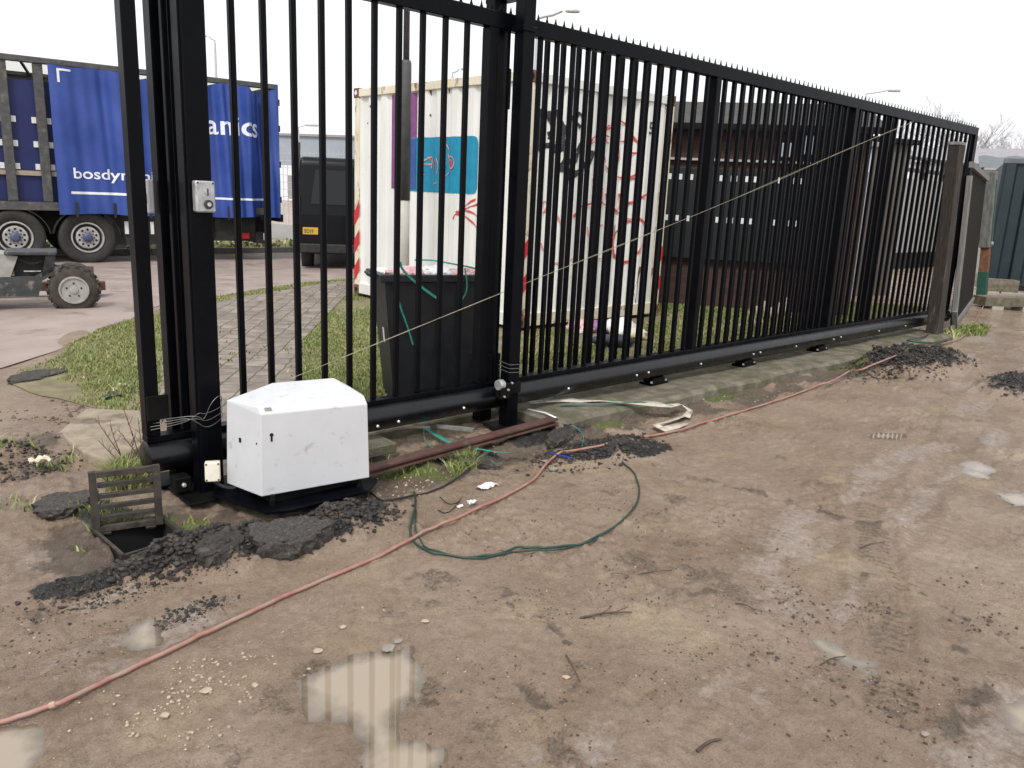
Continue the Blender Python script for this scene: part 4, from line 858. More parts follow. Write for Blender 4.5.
# lamp post behind the bin
lp = thing('lamp_post', 'tall lamp column behind the bin with grey upper and pale concrete foot', 'lamp post', (5.08, 3.62, .05))
lx, ly_ = G(403, 320, .08)[:2]
zc = CAM[2]; dl = math.hypot(lx, ly_+DIST)
def zpx(py, px=402): 
    d = ray(px, py); t_ = (np.array([lx, ly_])-CAM[:2]).dot(d[:2])/d[:2].dot(d[:2]); return CAM[2]+t_*d[2]
z1_, z2_ = zpx(200), zpx(60)
MB().lathe([(0, .062), (.9, .058), (z1_-.05, .055)], (lx, ly_, .05), (0, 0, 1), 16).build('foot', 'lampc', lp, smooth=True)
MB().lathe([(0, .060), (z2_-z1_-.03, .056), (z2_-z1_, .046)], (lx, ly_, z1_), (0, 0, 1), 16).build('column', 'lampg', lp, smooth=True)
MB().lathe([(0, .033), (2.9, .028)], (lx, ly_, z2_), (0, 0, 1), 12).build('upper_tube', 'lampg', lp, smooth=True)
MB().tube([(lx, ly_, z2_+2.85), (lx+.05, ly_, z2_+3.05), (lx+.5, ly_-.1, z2_+3.15), (lx+.9, ly_-.2, z2_+3.18)], .025, 8, 2).build('arm', 'lampg', lp)
MB().add(*lump((lx+1.15, ly_-.25, z2_+3.18), .3, .12, .06, .03, 2, 5)).build('lantern', 'galv', lp, smooth=True)

def lantern(px, py, dep, label, head=.38, arm=.7, ang=0):
    p = Vector(DP(px, py, dep)); gz = -.1
    base = Vector((p.x, p.y, gz)); t = thing('street_lamp', label, 'street lamp', base, group='street lamps beyond the gate')
    d = Vector((math.cos(ang), math.sin(ang), 0)); col = base-d*arm
    MB().tube([col, col+Vector((0, 0, p.z-gz-.25))], [.07, .04], 8).build('column', 'galv', t)
    tp = col+Vector((0, 0, p.z-gz-.25)); MB().tube([tp, tp+Vector((0, 0, .12)), tp+d*arm*.5+Vector((0, 0, .18)), tp+d*(arm-.1)+Vector((0, 0, .25))], .028, 6).build('arm', 'galv', t)
    c = p+d*head*.3; Vl, Fl = ico(2); ax_ = math.atan2(d.y, d.x); Vl = Vl*np.array([head*.5, head*.26, head*.17]); Vl[:, 2] = np.maximum(Vl[:, 2], -head*.08)
    mb = MB().add(np.stack([c.x+Vl[:, 0]*math.cos(ax_)-Vl[:, 1]*math.sin(ax_), c.y+Vl[:, 0]*math.sin(ax_)+Vl[:, 1]*math.cos(ax_), c.z+Vl[:, 2]], 1), Fl)
    mb.build('lantern', 'galv', t)
lantern(568, 11, 14, 'street lamp with rounded grey head rising right of the middle gate post', .27, .5, R(-43))
lantern(890, 90.5, 26, 'street lamp above the far right part of the gate top rail', .45, .75, R(-43))
lantern(462, 69, 26, 'tiny street lamp head just above the white container roof', .3, .3, R(-43))
lantern(308, 125, 42, 'small street lamp in front of the far blue grey warehouse', .7, .5, R(-43))
lantern(206, 36, 28, 'thin dark street lamp just right of the wide left gate post', .25, .3, R(137))

# ------------------------------------------------------------------ curtain-sided lorry trailer
ang = R(-7.08); ux = np.array([math.cos(ang), math.sin(ang)]); org = np.array([2.811, 12.777])
GZ = -.12
tr = thing('lorry_trailer', 'blue curtain sided lorry trailer parked on the road with its curtain half drawn', 'lorry trailer', (org[0], org[1], GZ), ang)
def T(px, py):      # position along trailer side (u) and height above its ground
    P0 = org; n = np.array([-ux[1], ux[0]]); d = ray(px, py); t_ = n.dot(P0-CAM[:2])/n.dot(d[:2]); p = CAM+t_*d
    return float((p[:2]-P0).dot(ux)), float(p[2]-GZ)
u_rear = T(279, 150)[0]; u_c0 = T(51, 120)[0]; ZT = 3.50; ZB = .93; LF = -6.0
print('trailer rear u', u_rear, 'curtain start', u_c0)
trw = 2.5
def LB(): return MB()
mm = mat('translucent_roof_sheet', (.8, .8, .78), None, rough=.6); M['translu'] = mm; n_ = mm.node_tree.nodes; tb_ = n_.new('ShaderNodeBsdfTranslucent'); tb_.inputs[0].default_value = (.85, .85, .82, 1)
ms_ = n_.new('ShaderNodeMixShader'); ms_.inputs[0].default_value = .8; mm.node_tree.links.new(n_['Principled BSDF'].outputs[0], ms_.inputs[1]); mm.node_tree.links.new(tb_.outputs[0], ms_.inputs[2]); mm.node_tree.links.new(ms_.outputs[0], n_['Material Output'].inputs[0])
LB().box(LF, u_rear, -.02, .10, ZT-.10, ZT, .01).build('top_rail', 'tframe', tr, True); LB().box(LF, u_rear, trw-.1, trw+.02, ZT-.10, ZT).build('top_rail', 'tframe', tr, True)
for k in range(16):
    u = LF+.3+k*(u_rear-LF-.4)/15; LB().bar((u, .1, ZT-.06), (u+.35, trw-.1, ZT-.06), .04, .04).build('roof_bow', 'tframe', tr, True)
LB().box(LF, u_rear, 0, trw, ZT-.03, ZT-.02).build('roof_sheet', 'translu', tr, True)
LB().box(LF, u_rear, .0, trw, ZB+.03, ZB+.17).build('deck', 'chassis', tr, True); LB().box(LF, u_rear, -.025, .0, ZB+.02, ZB+.16, .004).build('side_rave', 'tframe', tr, True)
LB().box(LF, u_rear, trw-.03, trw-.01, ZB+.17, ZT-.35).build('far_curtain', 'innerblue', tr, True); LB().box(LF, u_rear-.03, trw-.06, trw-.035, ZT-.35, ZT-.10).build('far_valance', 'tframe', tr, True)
for px in (5, 41): # pillars at the open bay
    u, _ = T(px+1, 120); LB().box(u-.075, u+.075, .01, .10, ZB+.17, ZT-.10, .008).build('pillar', 'tframe', tr, True)
    for z in (1.62, 2.0, 2.40):
        for s_ in (-.115, .115): LB().box(u+s_-.035, u+s_+.035, .08, .10, z+.02, z+.12).build('slat_bracket', 'whtape', tr, True)
for px in (-35, -80, -130): u, _ = T(px, 120); LB().box(u-.075, u+.075, .01, .10, ZB+.17, ZT-.10).build('pillar', 'tframe', tr, True)
LB().box(LF, u_c0+.1, .06, .08, 1.54, 1.62).build('timber_slat', 'tbeige', tr, True)
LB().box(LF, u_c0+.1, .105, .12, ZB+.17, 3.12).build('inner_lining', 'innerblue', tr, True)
def fold(u, z):
    t_ = (u-u_c0)/(u_rear-u_c0); s = u*1.0
    amp = .03+.04*t_+.09*math.exp(-((t_-.30)/.07)**2)+.10*math.exp(-((t_-.85)/.15)**2)
    hang = .75+.4*(z-ZB)/(ZT-ZB)
    return -.11 - amp*hang*(math.sin(s*6.1+.35*math.sin(z*1.3))+.5*math.sin(s*13.7+1.1+.5*z)+.25*math.sin(s*29+z*1.2)) + .012*math.sin(z*5+s*3)
nu, nz = 200, 40; mb = MB(); P = []
def hem(u): return .015*math.sin(u*4.3)-.01
for j in range(nz+1):
    for i in range(nu+1):
        u = u_c0+(u_rear-.04-u_c0)*i/nu; a = ZB-.02+hem(u); b = ZT-.10-.10*abs(math.sin(u*2.9+.5))**3*(1 if u > u_c0+.8 else .15)
        z = a+(b-a)*j/nz; P.append((u, fold(u, z), z))
mb.add(P, [(j*(nu+1)+i, j*(nu+1)+i+1, (j+1)*(nu+1)+i+1, (j+1)*(nu+1)+i) for j in range(nz) for i in range(nu)])
cu = mb.build('curtain', 'curtain', tr, True, True)
def letters(txt, px0, py0, px1, hpx, m='whitep'):
    v, f_ = text_mesh(txt, 1.0, .012); w_ = max(a for a, b, c_ in v); ua, za = T(px0, py0); ub, _ = T(px1, py0); hz_ = T(px0, py0-hpx)[1]-za
    xh = .73
    sx = (ub-ua)/w_; sz = hz_/xh
    # cut long faces finely so letters follow the folds
    bm = bmesh.new(); vv = [bm.verts.new((a*sx, b*sz, 0)) for a, b, c_ in v]
    for f__ in f_:
        try: bm.faces.new([vv[i] for i in f__])
        except ValueError: pass
    for k in range(1, int((ub-ua)/.04)+1): bmesh.ops.bisect_plane(bm, geom=list(bm.verts)+list(bm.edges)+list(bm.faces), plane_co=(k*.04, 0, 0), plane_no=(1, 0, 0))
    bm.verts.index_update(); P = [(ua+q.co.x, fold(ua+q.co.x, za+q.co.y)-.008, za+q.co.y) for q in bm.verts]; F_ = [[q.index for q in f__.verts] for f__ in bm.faces]; bm.free()
    return MB().add(P, F_).build('lettering', m, cu, True)
letters('bosdynamics', 72, 178, 168, 11)
letters('anics', 206, 133.5, 259, 21)
def strip(u0, u1, z0, z1, m='whitep', name='stripe'):
    n = max(2, int((u1-u0)/.03)); P = []
    for i in range(n+1): u = u0+(u1-u0)*i/n; P += [(u, fold(u, z0)-.006, z0), (u, fold(u, z1)-.006, z1)]
    MB().add(P, [(2*i, 2*i+2, 2*i+3, 2*i+1) for i in range(n)]).build(name, m, cu, True)
u, z = T(70, 192); u2, _ = T(266, 192); strip(u, T(140, 192)[0], z-.03, z+.015); strip(T(144, 192)[0], u2, z-.05, z-.01)
u, z = T(55, 69); strip(u, u+.22, z-.03, z+.005, name='corner_mark'); strip(u, u+.04, z-.22, z-.03, name='corner_mark')
for px in (76, 114, 150, 180, 226, 262): u, _ = T(px, 210); LB().box(u-.02, u+.02, fold(u, 1.0)-.02, fold(u, 1.0)-.012, ZB-.08, ZB+.18).build('buckle_strap', 'chassis', tr, True)
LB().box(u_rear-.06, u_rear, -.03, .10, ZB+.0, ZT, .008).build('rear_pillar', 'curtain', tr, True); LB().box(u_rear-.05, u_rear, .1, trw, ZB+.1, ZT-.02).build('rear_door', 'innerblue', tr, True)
for z in (1.2, 1.9, 2.6, 3.1): LB().box(u_rear, u_rear+.035, 0.0, .06, z, z+.12).build('hinge', 'innerblue', tr, True)
LB().box(LF, u_rear-.1, .55, .70, .55, ZB+.03).build('chassis_beam', 'chassis', tr, True); LB().box(LF, u_rear-.1, 1.8, 1.95, .55, ZB+.03).build('chassis_beam', 'chassis', tr, True)
for k in range(9): u = -2+k*.9; LB().box(u, u+.08, .1, trw-.1, ZB-.12, ZB+.03).build('cross_member', 'chassis', tr, True)
ur, _ = T(262, 235); LB().box(ur-.1, ur+.05, .05, trw-.05, .38, .60, .01).build('rear_bumper', 'chassis', tr, True); LB().box(ur-.9, ur-.1, .1, .9, .42, ZB).build('tool_box', 'chassis', tr, True)
LB().box(ur-.42, ur-.25, .02, .045, .47, .58).build('tail_light', 'red', tr, True)
for k, px in enumerate((15.5, 88)):
    u, zc_ = T(px, 237); rad = .475
    wh = LB().lathe([(0.30, .30), (.30, rad-.03), (.26, rad), (.03, rad), (.0, rad-.02), (-.01, rad-.06), (.0, .27), (.10, .26)], (u, 0, rad+.005), (0, 1, 0), 44, (1, 1)).build('wheel', 'tyre', tr, True, True)
    LB().lathe([(.0, .276), (-.014, .270), (-.014, .252), (.06, .240)], (u, -.0, rad+.005), (0, 1, 0), 40, (0, 0)).build('rim', 'rim', wh, True)
    LB().lathe([(.06, .243), (.062, .18)], (u, 0, rad+.005), (0, 1, 0), 30, (0, 1)).build('wheel_well', 'chassis', wh, True)
    LB().lathe([(.06, .20), (.01, .195), (.004, .175), (.01, .09)], (u, 0, rad+.005), (0, 1, 0), 30, (0, 1)).build('disc', 'rim', wh, True)
    LB().lathe([(.0, .085), (-.03, .08), (-.05, .055), (-.055, .03)], (u, 0, rad+.005), (0, 1, 0), 20).build('hub', 'hub', wh, True)
    for j in range(10): a = j*.6283+.3; LB().lathe([(.012, .020), (.0, .020)], (u+.145*math.cos(a), .0, rad+.005+.145*math.sin(a)), (0, 1, 0), 10).build('hand_hole', 'hole', wh, True)
    for j in range(10): a = j*.6283; LB().lathe([(.01, .012), (-.012, .011)], (u+.105*math.cos(a), .0, rad+.005+.105*math.sin(a)), (0, 1, 0), 6).build('nut', 'hub', wh, True)
    P = []; n = 14
    for i in range(n+1):
        a = R(8)+(R(164))*i/n
        for rr_, yy in ((rad+.07, -.02), (rad+.085, -.02), (rad+.085, .35), (rad+.07, .35)): P.append((u+rr_*math.cos(a), yy, rad+rr_*math.sin(a)*.93))
    LB().add(P, [(4*i+j, 4*i+(j+1) % 4, 4*i+4+(j+1) % 4, 4*i+4+j) for i in range(n) for j in range(4)]).build('mudguard', 'chassis', tr, True)
    LB().box(u-.08, u+.08, .35, trw-.35, rad-.08, rad+.08).build('axle', 'chassis', tr, True)
    LB().lathe([(0, .46), (.3, .46)], (u, trw-.33, rad), (0, 1, 0), 30).build('wheel', 'tyre', tr, True)
u, _ = T(15.5, 237); 
LB().lathe([(0.30, .30), (.30, .445), (.26, .475), (.03, .475), (.0, .455), (.0, .27)], (u-1.35, 0, .48), (0, 1, 0), 36).build('wheel', 'tyre', tr, True, True)
u, _ = T(116, 235); LB().prism([(u-.08, .02, .28), (u+.18, .02, .28), (u+.1, .02, ZB), (u-.18, .02, ZB)], (0, .5, 0)).build('mud_flap', 'chassis', tr, True)
u, _ = T(128, 225); LB().box(u-.06, u+.06, -.01, .0, .55, .78).build('side_marker', 'whtape', tr, True); u2, _ = T(152, 225); LB().box(u2-.03, u2+.03, -.01, .0, .55, .78).build('side_marker', 'whtape', tr, True)
LB().box(u-.25, u2+.35, .02, .4, .35, ZB).build('battery_box', 'chassis', tr, True)

# ------------------------------------------------------------------ van
vp = G(352, 272, -.1); va = R(-33)
vn_ = thing('van', 'black panel van parked rear end towards the gate beside the white container', 'van', (vp[0], vp[1], -.12), va); vn_.scale = (1.06, 1.06, 1.06)
# local: x across (0 at left edge .. width), y forward along the van
W_ = 1.9; Hh = 1.98
prof = [(0, .42), (-.03, .50), (-.02, 1.0), (.02, 1.35), (.10, 1.88), (.18, Hh), (3.0, Hh+.02), (3.6, 1.7), (4.1, 1.15), (4.75, .98), (4.85, .5), (4.8, .32), (0, .32)]
mb = MB(); n = len(prof)
sec = [(-.95, .10), (-.93, .03), (-.85, 0), (.85, 0), (.93, .03), (.95, .10)]
P = []
for sx in (-1, 1):
    for (y, z) in prof:
        tw_ = .95-.07*max(0, (z-1.0)/1.0)**1.5; P.append((sx*tw_, y, z))
mb.add(P, [(i, (i+1) % n, n+(i+1) % n, n+i) for i in range(n)]+[tuple(range(n)), tuple(range(n, 2*n))[::-1]])
bd = mb.build('body', 'van', vn_, True); bv = bd.modifiers.new('bevel', 'BEVEL'); bv.width = .10; bv.segments = 4; bv.limit_method = 'ANGLE'; bv.angle_limit = R(25)
MB().add([(-.70, -.028, 1.18), (-.04, -.028, 1.18), (-.04, .075, 1.76), (-.62, .075, 1.76)], [(0, 1, 2, 3)]).build('rear_window', 'glassd', vn_, True)
MB().add([(.04, -.028, 1.18), (.70, -.028, 1.18), (.62, .075, 1.76), (.04, .075, 1.76)], [(0, 1, 2, 3)]).build('rear_window', 'glassd', vn_, True)
MB().box(-.008, .008, -.045, -.02, .5, 1.9).build('door_gap', 'hole', vn_, True)
MB().box(-.93, .93, -.10, .02, .34, .50, .02).build('bumper', 'chassis', vn_, True)
pl = MB().box(-.84, -.58, -.045, -.03, .66, .78).build('number_plate', 'plate', vn_, True)
v, f_ = text_mesh('EO19', .09, .002); MB().add([(-.815+a*.75, -.048, .685+b) for a, b, c_ in v], f_).build('plate_characters', 'litd', pl, True)
MB().box(.10, .26, -.05, -.02, .95, .985, .006).build('door_handle', 'chrome', vn_, True); MB().box(.12, .22, -.045, -.02, 1.10, 1.12).build('badge', 'chrome', vn_, True)
MB().lathe([(0, .055), (.012, .05)], (.20, -.025, .78), (0, -1, 0), 20).build('emblem', 'chrome', vn_, True)
for sx in (-1, 1): MB().box(sx*.90-.035, sx*.90+.035, -.02, .08, .95, 1.30, .01).build('tail_light', 'glassd', vn_, True)
for sx in (-1, 1):
    for y in (.75, 3.9): 
        wh = MB().lathe([(-.1, .2), (-.1, .30), (-.07, .32), (.07, .32), (.1, .30), (.1, .2)], (sx*.82, y, .32), (1, 0, 0), 30).build('wheel', 'tyre', vn_, True, True)
        MB().lathe([(0, .19), (.012, .18), (.015, .05)], (sx*.915, y, .32), (sx, 0, 0), 20).build('rim', 'rim', wh, True)
MB().tube([(.35, .1, .30), (.35, -.02, .29)], .03, 10).build('exhaust', 'chrome', vn_, True)

# ------------------------------------------------------------------ rough-terrain forklift at left edge
fp = G(76, 314, -.01); fa = R(-14.4)
fk = thing('site_forklift', 'grey rough terrain forklift at the left edge with a muddy lugged rear tyre', 'forklift', (fp[0], fp[1], -.01), fa)
rad = .262
wh = MB().lathe([(.0, .13), (-.005, rad-.05), (.02, rad-.012), (.16, rad-.012), (.19, rad-.05), (.19, .12)], (0, 0, rad), (0, 1, 0), 40).build('wheel', 'tyred', fk, True, True)
lg = MB()
for j in range(18):
    for s_ in (0, 1):
        a = (j+.5*s_)*2*math.pi/18; d = Vector((math.cos(a), 0, math.sin(a))); tt = Vector((-math.sin(a), 0, math.cos(a)))
        lg.obox(Vector((0, .05+.10*s_, rad))+d*(rad-.008), tt, Vector((0, 1, 0)), d, .016, .045, .014)
lg.build('tread_lug', 'tyred', wh, True)
MB().lathe([(-.004, .15), (-.016, .148), (-.018, .132), (.02, .12), (.03, .06)], (0, 0, rad), (0, 1, 0), 30).build('rim', 'rimg', wh, True)
MB().lathe([(.0, .122), (-.006, .05), (-.025, .04), (-.03, .02)], (0, .012, rad), (0, 1, 0), 24).build('hub', 'rimg', wh, True)
for j in range(5): a = j*1.2566+.3; MB().lathe([(0, .012), (-.014, .011)], (.075*math.cos(a), .006, rad+.075*math.sin(a)), (0, 1, 0), 6).build('nut', 'chassis', wh, True)
fr = MB(); fr.prism([(-1.6, .03, .20), (-.34, .03, .20), (-.30, .03, .36), (-.12, .03, .47), (-.10, .03, .52), (-.16, .03, .52), (-.36, .03, .41), (-1.6, .03, .39)], (0, .16, 0)); fr.build('chassis_frame', 'forkg', fk, True)
fr = MB(); fr.box(-.62, -.14, .02, .5, .635, .675, .008); fr.build('bonnet', 'forkg', fk, True); fr = MB(); fr.prism([(-.30, .03, .40), (-.18, .03, .47), (-.15, .03, .635), (-.24, .03, .635)], (0, .1, 0)); fr.build('corner_plate', 'chassis', fk, True)
MB().prism([(-.95, .06, .36), (-.60, .06, .36), (-.50, .06, .62), (-.95, .06, .70)], (0, .45, 0)).build('engine_cover', 'rimg', fk, True); MB().box(-.55, -.18, .14, .5, .40, .62).build('engine_block', 'chassis', fk, True)
MB().box(-.46, -.30, .09, .11, .455, .468).build('hose_clip', 'steel', fk, True); MB().tube([(-.5, .1, .60), (-.38, .08, .53), (-.25, .1, .58), (-.16, .1, .52)], .014, 6, 2).build('hose', 'chassis', fk, True)
MB().box(-1.5, -.6, .5, .62, .2, .55, .01).build('far_frame', 'chassis', fk, True)
MB().lathe([(.0, .12), (-.005, .2), (.02, .23), (.17, .23), (.17, .12)], (-1.25, 0, .235), (0, 1, 0), 30).build('wheel', 'tyred', fk, True, True)
MB().lathe([(.0, .13), (-.0, .2), (.02, .235), (.17, .235), (.17, .12)], (0, .85, .24), (0, 1, 0), 30).build('wheel', 'tyred', fk, True, True)
MB().box(-1.4, .42, -.06, .0, .02, .045).build('tow_bar', 'chassis', fk, True)
MB().box(-1.6, .34, 1.1, 1.24, .12, .22).build('rear_beam', 'railb', fk, True)
# brown beam beside forklift
a = Vector(G(8, 296, .0)); b = Vector(G(95, 300, .0))
p1 = DP(50, 273, 12.3); p2 = DP(94, 276, 12.6)
t = thing('pallet_beam', 'brown steel beam lying on blocks on the road beside the forklift', 'beam', (p1[0], p1[1], -.12))
MB().bar((p1[0]-.5, p1[1]+.2, .03), (p2[0], p2[1], .03), .12, .12).build('beam', 'railb', t)
MB().box(p1[0]-.1, p1[0]+.1, p1[1]-.05, p1[1]+.15, -.12, -.03).build('block', 'woodd', t); MB().box(p2[0]-.25, p2[0]-.1, p2[1]-.05, p2[1]+.1, -.12, -.03).build('block', 'woodd', t)

# ------------------------------------------------------------------ far buildings
def slab_wall(t, name, A, B, z0, z1, th, m, n_out=None):
    A = Vector((A[0], A[1], 0)); B = Vector((B[0], B[1], 0)); d = (B-A).normalized(); nn = Vector((-d.y, d.x, 0))
    return MB().prism([A+Vector((0, 0, z0)), B+Vector((0, 0, z0)), B+Vector((0, 0, z1)), A+Vector((0, 0, z1))], nn*th).build(name, m, t)
wh_ = thing('warehouse', 'long blue grey warehouse far beyond the mesh fence', 'warehouse', (34, 58, -.1))
wa = DP(150, 100, 74)[:2]; wb = DP(380, 100, 70)[:2]
slab_wall(wh_, 'upper_wall', wa, wb, 3.0, 5.6, 12, 'wareh'); slab_wall(wh_, 'lower_wall', wa, wb, -.1, 2.99, 11.9, 'whitew')
d_ = (Vector(wb)-Vector(wa)).normalized(); nn = Vector((-d_.y, d_.x))
for k in range(12):
    c = Vector(wa)+d_*(2+k*1.9); c2 = c+d_*.9; slab_wall(wh_, 'loading_door', c-nn*.05, c2-nn*.05, .1, 2.1, .08, 'roofg')
slab_wall(wh_, 'gutter', Vector(wa)-nn*.2, Vector(wb)-nn*.2, 5.55, 5.75, .2, 'roofg')
mf = thing('mesh_fence', 'tall thin steel mesh fence in front of the white warehouse wall', 'fence', (16, 22, -.1))
ma = DP(250, 200, 24)[:2]; mb2 = DP(345, 200, 22)[:2]; A = Vector((*ma, 0)); B = Vector((*mb2, 0)); L = (B-A).length; d_ = (B-A).normalized(); k = 0
for s_ in np.arange(0, L, 2.1): p = A+d_*s_; MB().tube([p+Vector((0, 0, -.1)), p+Vector((0, 0, 2.6))], .04, 6).build('fence_post', 'lampg', mf)
me_ = MB()
for s_ in np.arange(0, L, .18): p = A+d_*s_; me_.bar(p+Vector((0, 0, 0)), p+Vector((0, 0, 2.4)), .012, .012)
for z in np.arange(.1, 2.45, .2): me_.bar(A+Vector((0, 0, z)), B+Vector((0, 0, z)), .014, .014)
me_.build('mesh_panel', 'galv', mf)
wl = thing('low_wall', 'low pale concrete wall under the mesh fence', 'wall', (A.x, A.y, -.1)); slab_wall(wl, 'wall', (A+Vector((0, 0, 0)))[:2], B[:2], -.1, .32, -.15, 'paleg')

# brick building with dark green sheeting band
bb = thing('brick_building', 'single storey brick building with grey roof behind the right of the container', 'building', (9.7, 2.9, 0))
B0 = Vector((8.85, 4.10, 0)); B1 = Vector((10.75, 1.28, 0)); dB = (B1-B0).normalized(); nB = Vector((-dB.y, dB.x, 0))
if nB.dot(Vector(CAM)-B0) > 0: nB = -nB     # points away from camera
rz_ = math.atan2(dB.y, dB.x); LBd = (B1-B0).length
bb.location = B0; bb.rotation_euler = (0, 0, rz_)
sg = 1 if (Vector((-math.sin(rz_), math.cos(rz_), 0)).dot(nB) > 0) else -1
def bx_(x0, x1, y0, y1, z0, z1, name, m, bev=0): return MB().box(x0, x1, *sorted((sg*y0, sg*y1)), z0, z1, bev).build(name, m, bb, True)
bx_(-1.2, LBd, 0, 3.5, -.05, 2.5, 'wall', 'brick')
rf = MB().add([(-1.4, -sg*.18, 2.50), (LBd+.15, -sg*.18, 2.50), (LBd+.15, sg*1.9, 3.0), (-1.4, sg*1.9, 3.0), (LBd+.15, sg*3.8, 2.5), (-1.4, sg*3.8, 2.5)], [(0, 1, 2, 3), (3, 2, 4, 5), (0, 3, 5), (1, 4, 2)]).build('roof', 'rooft', bb, True)
bx_(-1.4, LBd+.15, -.24, -.17, 2.42, 2.50, 'gutter', 'blackdull'); bx_(-1.2, LBd-.6, -.06, -.02, 2.03, 2.06, 'pipe', 'paleg')
bx_(-1.2, LBd-.25, -.09, -.03, .72, 1.92, 'green_sheeting', 'dgreen')
k = 0
for z, ks in ((1.77, range(0, 22)), (1.22, range(0, 22))):
    for i in ks:
        x = -.5+i*.145
        if x < LBd-.4 and (i % 5 != 3): bx_(x, x+.085, -.10, -.091, z, z+.075, 'white_tag', 'whtape'); k += 1
bx_(LBd-1.15, LBd-.95, -.2, -.05, 2.1, 2.28, 'wall_light', 'wareh', .01); bx_(LBd-.85, LBd-.72, -.2, -.05, 2.14, 2.38, 'wall_light', 'wareh', .01)
# stack of boards leaning near the building
sb = thing('timber_stack', 'pale broken boards leaning against the foot of the brick building', 'boards', (9.9, 1.5, .03))
for i in range(6):
    p = Vector(G(753+i*7, 326-i*1.5, .03)); MB().bar(p, p+Vector((.08, .10, .16+.05*(i % 3))), .07, .02).build('board', 'tbeige', sb)
# white cabin, brown boarded wall, pale hoarding
def boxhouse(name, label, cat, pa, pb, dep, z0, z1, depth, m, roofm=None, group=None, rails=0):
    A = Vector(DP(pa, 250, dep[0])[:2]).to_3d(); B = Vector(DP(pb, 250, dep[1])[:2]).to_3d(); d = (B-A).normalized(); rz = math.atan2(d.y, d.x)
    t = thing(name, label, cat, A+Vector((0, 0, 0)), rz, group); L = (B-A).length
    mb = MB(); n = max(2, int(L/.15)); P = []
    for i in range(n*2+1):
        x = L*i/(n*2); o_ = .0 if i % 2 else .02; P += [(x, o_, z0), (x, o_, z1)]
    mb.add(P, [(2*i, 2*i+2, 2*i+3, 2*i+1) for i in range(n*2)]); mb.box(0, L, .03, depth, z0, z1); mb.build('wall', m, t, True)
    if roofm: MB().box(-.08, L+.08, -.08, depth+.08, z1, z1+.08, .01).build('roof', roofm, t, True)
    return t, L
t, L = boxhouse('site_cabin', 'narrow white cabin seen through the right gate bars', 'cabin', 812, 862, (12.6, 12.9), 0, 2.42, 2.2, 'whitew', 'roofg')
MB().box(.1, L-.1, -.02, -.005, .05, 2.05).build('door', 'roofl', t, True)
t, L = boxhouse('boarded_shed', 'brown boarded shed between the white cabin and the pale hoarding', 'shed', 860, 897, (13.4, 13.8), 0, 2.55, 2.0, 'brownf', 'woodd')
t, L = boxhouse('hoarding', 'pale grey hoarding panels beyond the far end of the gate', 'hoarding', 893, 968, (20, 23), .45, 2.25, .1, 'paleg')
MB().box(0, L, -.05, .15, .0, .45).build('plinth', 'chassis', t, True); MB().box(0, L, -.04, .14, 2.42, 2.5).build('rail', 'lampg', t, True); MB().box(0, L, -.04, .14, 2.72, 2.78).build('rail', 'lampg', t, True)
for i in range(5): MB().box(i*L/4-.04, i*L/4+.04, -.04, .14, 0, 2.8).build('hoarding_post', 'lampg', t, True)
# dark container at right with pale corrugated roof behind
A = G(988, 289, 0); B = G(1023, 290, 0)
t = thing('storage_container', 'dark blue green corrugated container standing on blocks at the right edge', 'container', tuple(G(984, 291, 0)), R(-70))
mb = MB(); P = []; n = 15
for i in range(n*4+1):
    x = .13*i/4*1.0; o_ = (0, 0, .085, .085)[i % 4]-.06; x = .40*(i//4)+(.0, .16, .20, .36)[i % 4]; P += [(x, o_, .18), (x, o_, 2.45)]
mb.add(P, [(2*i, 2*i+2, 2*i+3, 2*i+1) for i in range(n*4)]).build('side_wall', 'blueg', t, True)
MB().box(-.06, 6.06, .045, 2.4, .18, 2.44).build('body', 'blueg', t, True); MB().box(-.06, 6.06, -.03, .045, 2.45, 2.55, .01).build('top_rail', 'roofl', t, True)
MB().box(-.06, .0, -.03, .045, .18, 2.45).build('corner_post', 'blueg', t, True)
sh = thing('corrugated_shed', 'low shed with pale wavy sheet roof behind the dark container', 'shed', (DP(965, 250, 20.5)[0], DP(965, 250, 20.5)[1], 0), R(-70))
mb = MB(); P = []; n = 60
for i in range(n+1): x = 9*i/n; w__ = .05*math.sin(x*9); P += [(x, 0, 2.60+w__*.6), (x, 2.5, 3.02+w__*.6)]
mb.add(P, [(2*i, 2*i+2, 2*i+3, 2*i+1) for i in range(n)]).build('roof', 'roofl', sh, True); MB().box(0, 9, .1, 2.4, 0, 2.56).build('wall', 'paleg', sh, True)
fs = thing('far_shed', 'long grey pitched roof of a shed far at the right behind the dark container', 'shed', (DP(955, 250, 31)[0], DP(955, 250, 31)[1], 0), R(-70))
MB().add([(-2, 0, 3.3), (14, 0, 3.3), (14, 3, 4.05), (-2, 3, 4.05), (14, 6, 3.3), (-2, 6, 3.3)], [(0, 1, 2, 3), (3, 2, 4, 5), (0, 3, 5), (1, 4, 2)]).build('roof', 'roofg', fs, True); MB().box(-2, 14, .1, 5.9, 0, 3.3).build('wall', 'paleg', fs, True)
TILT = {}
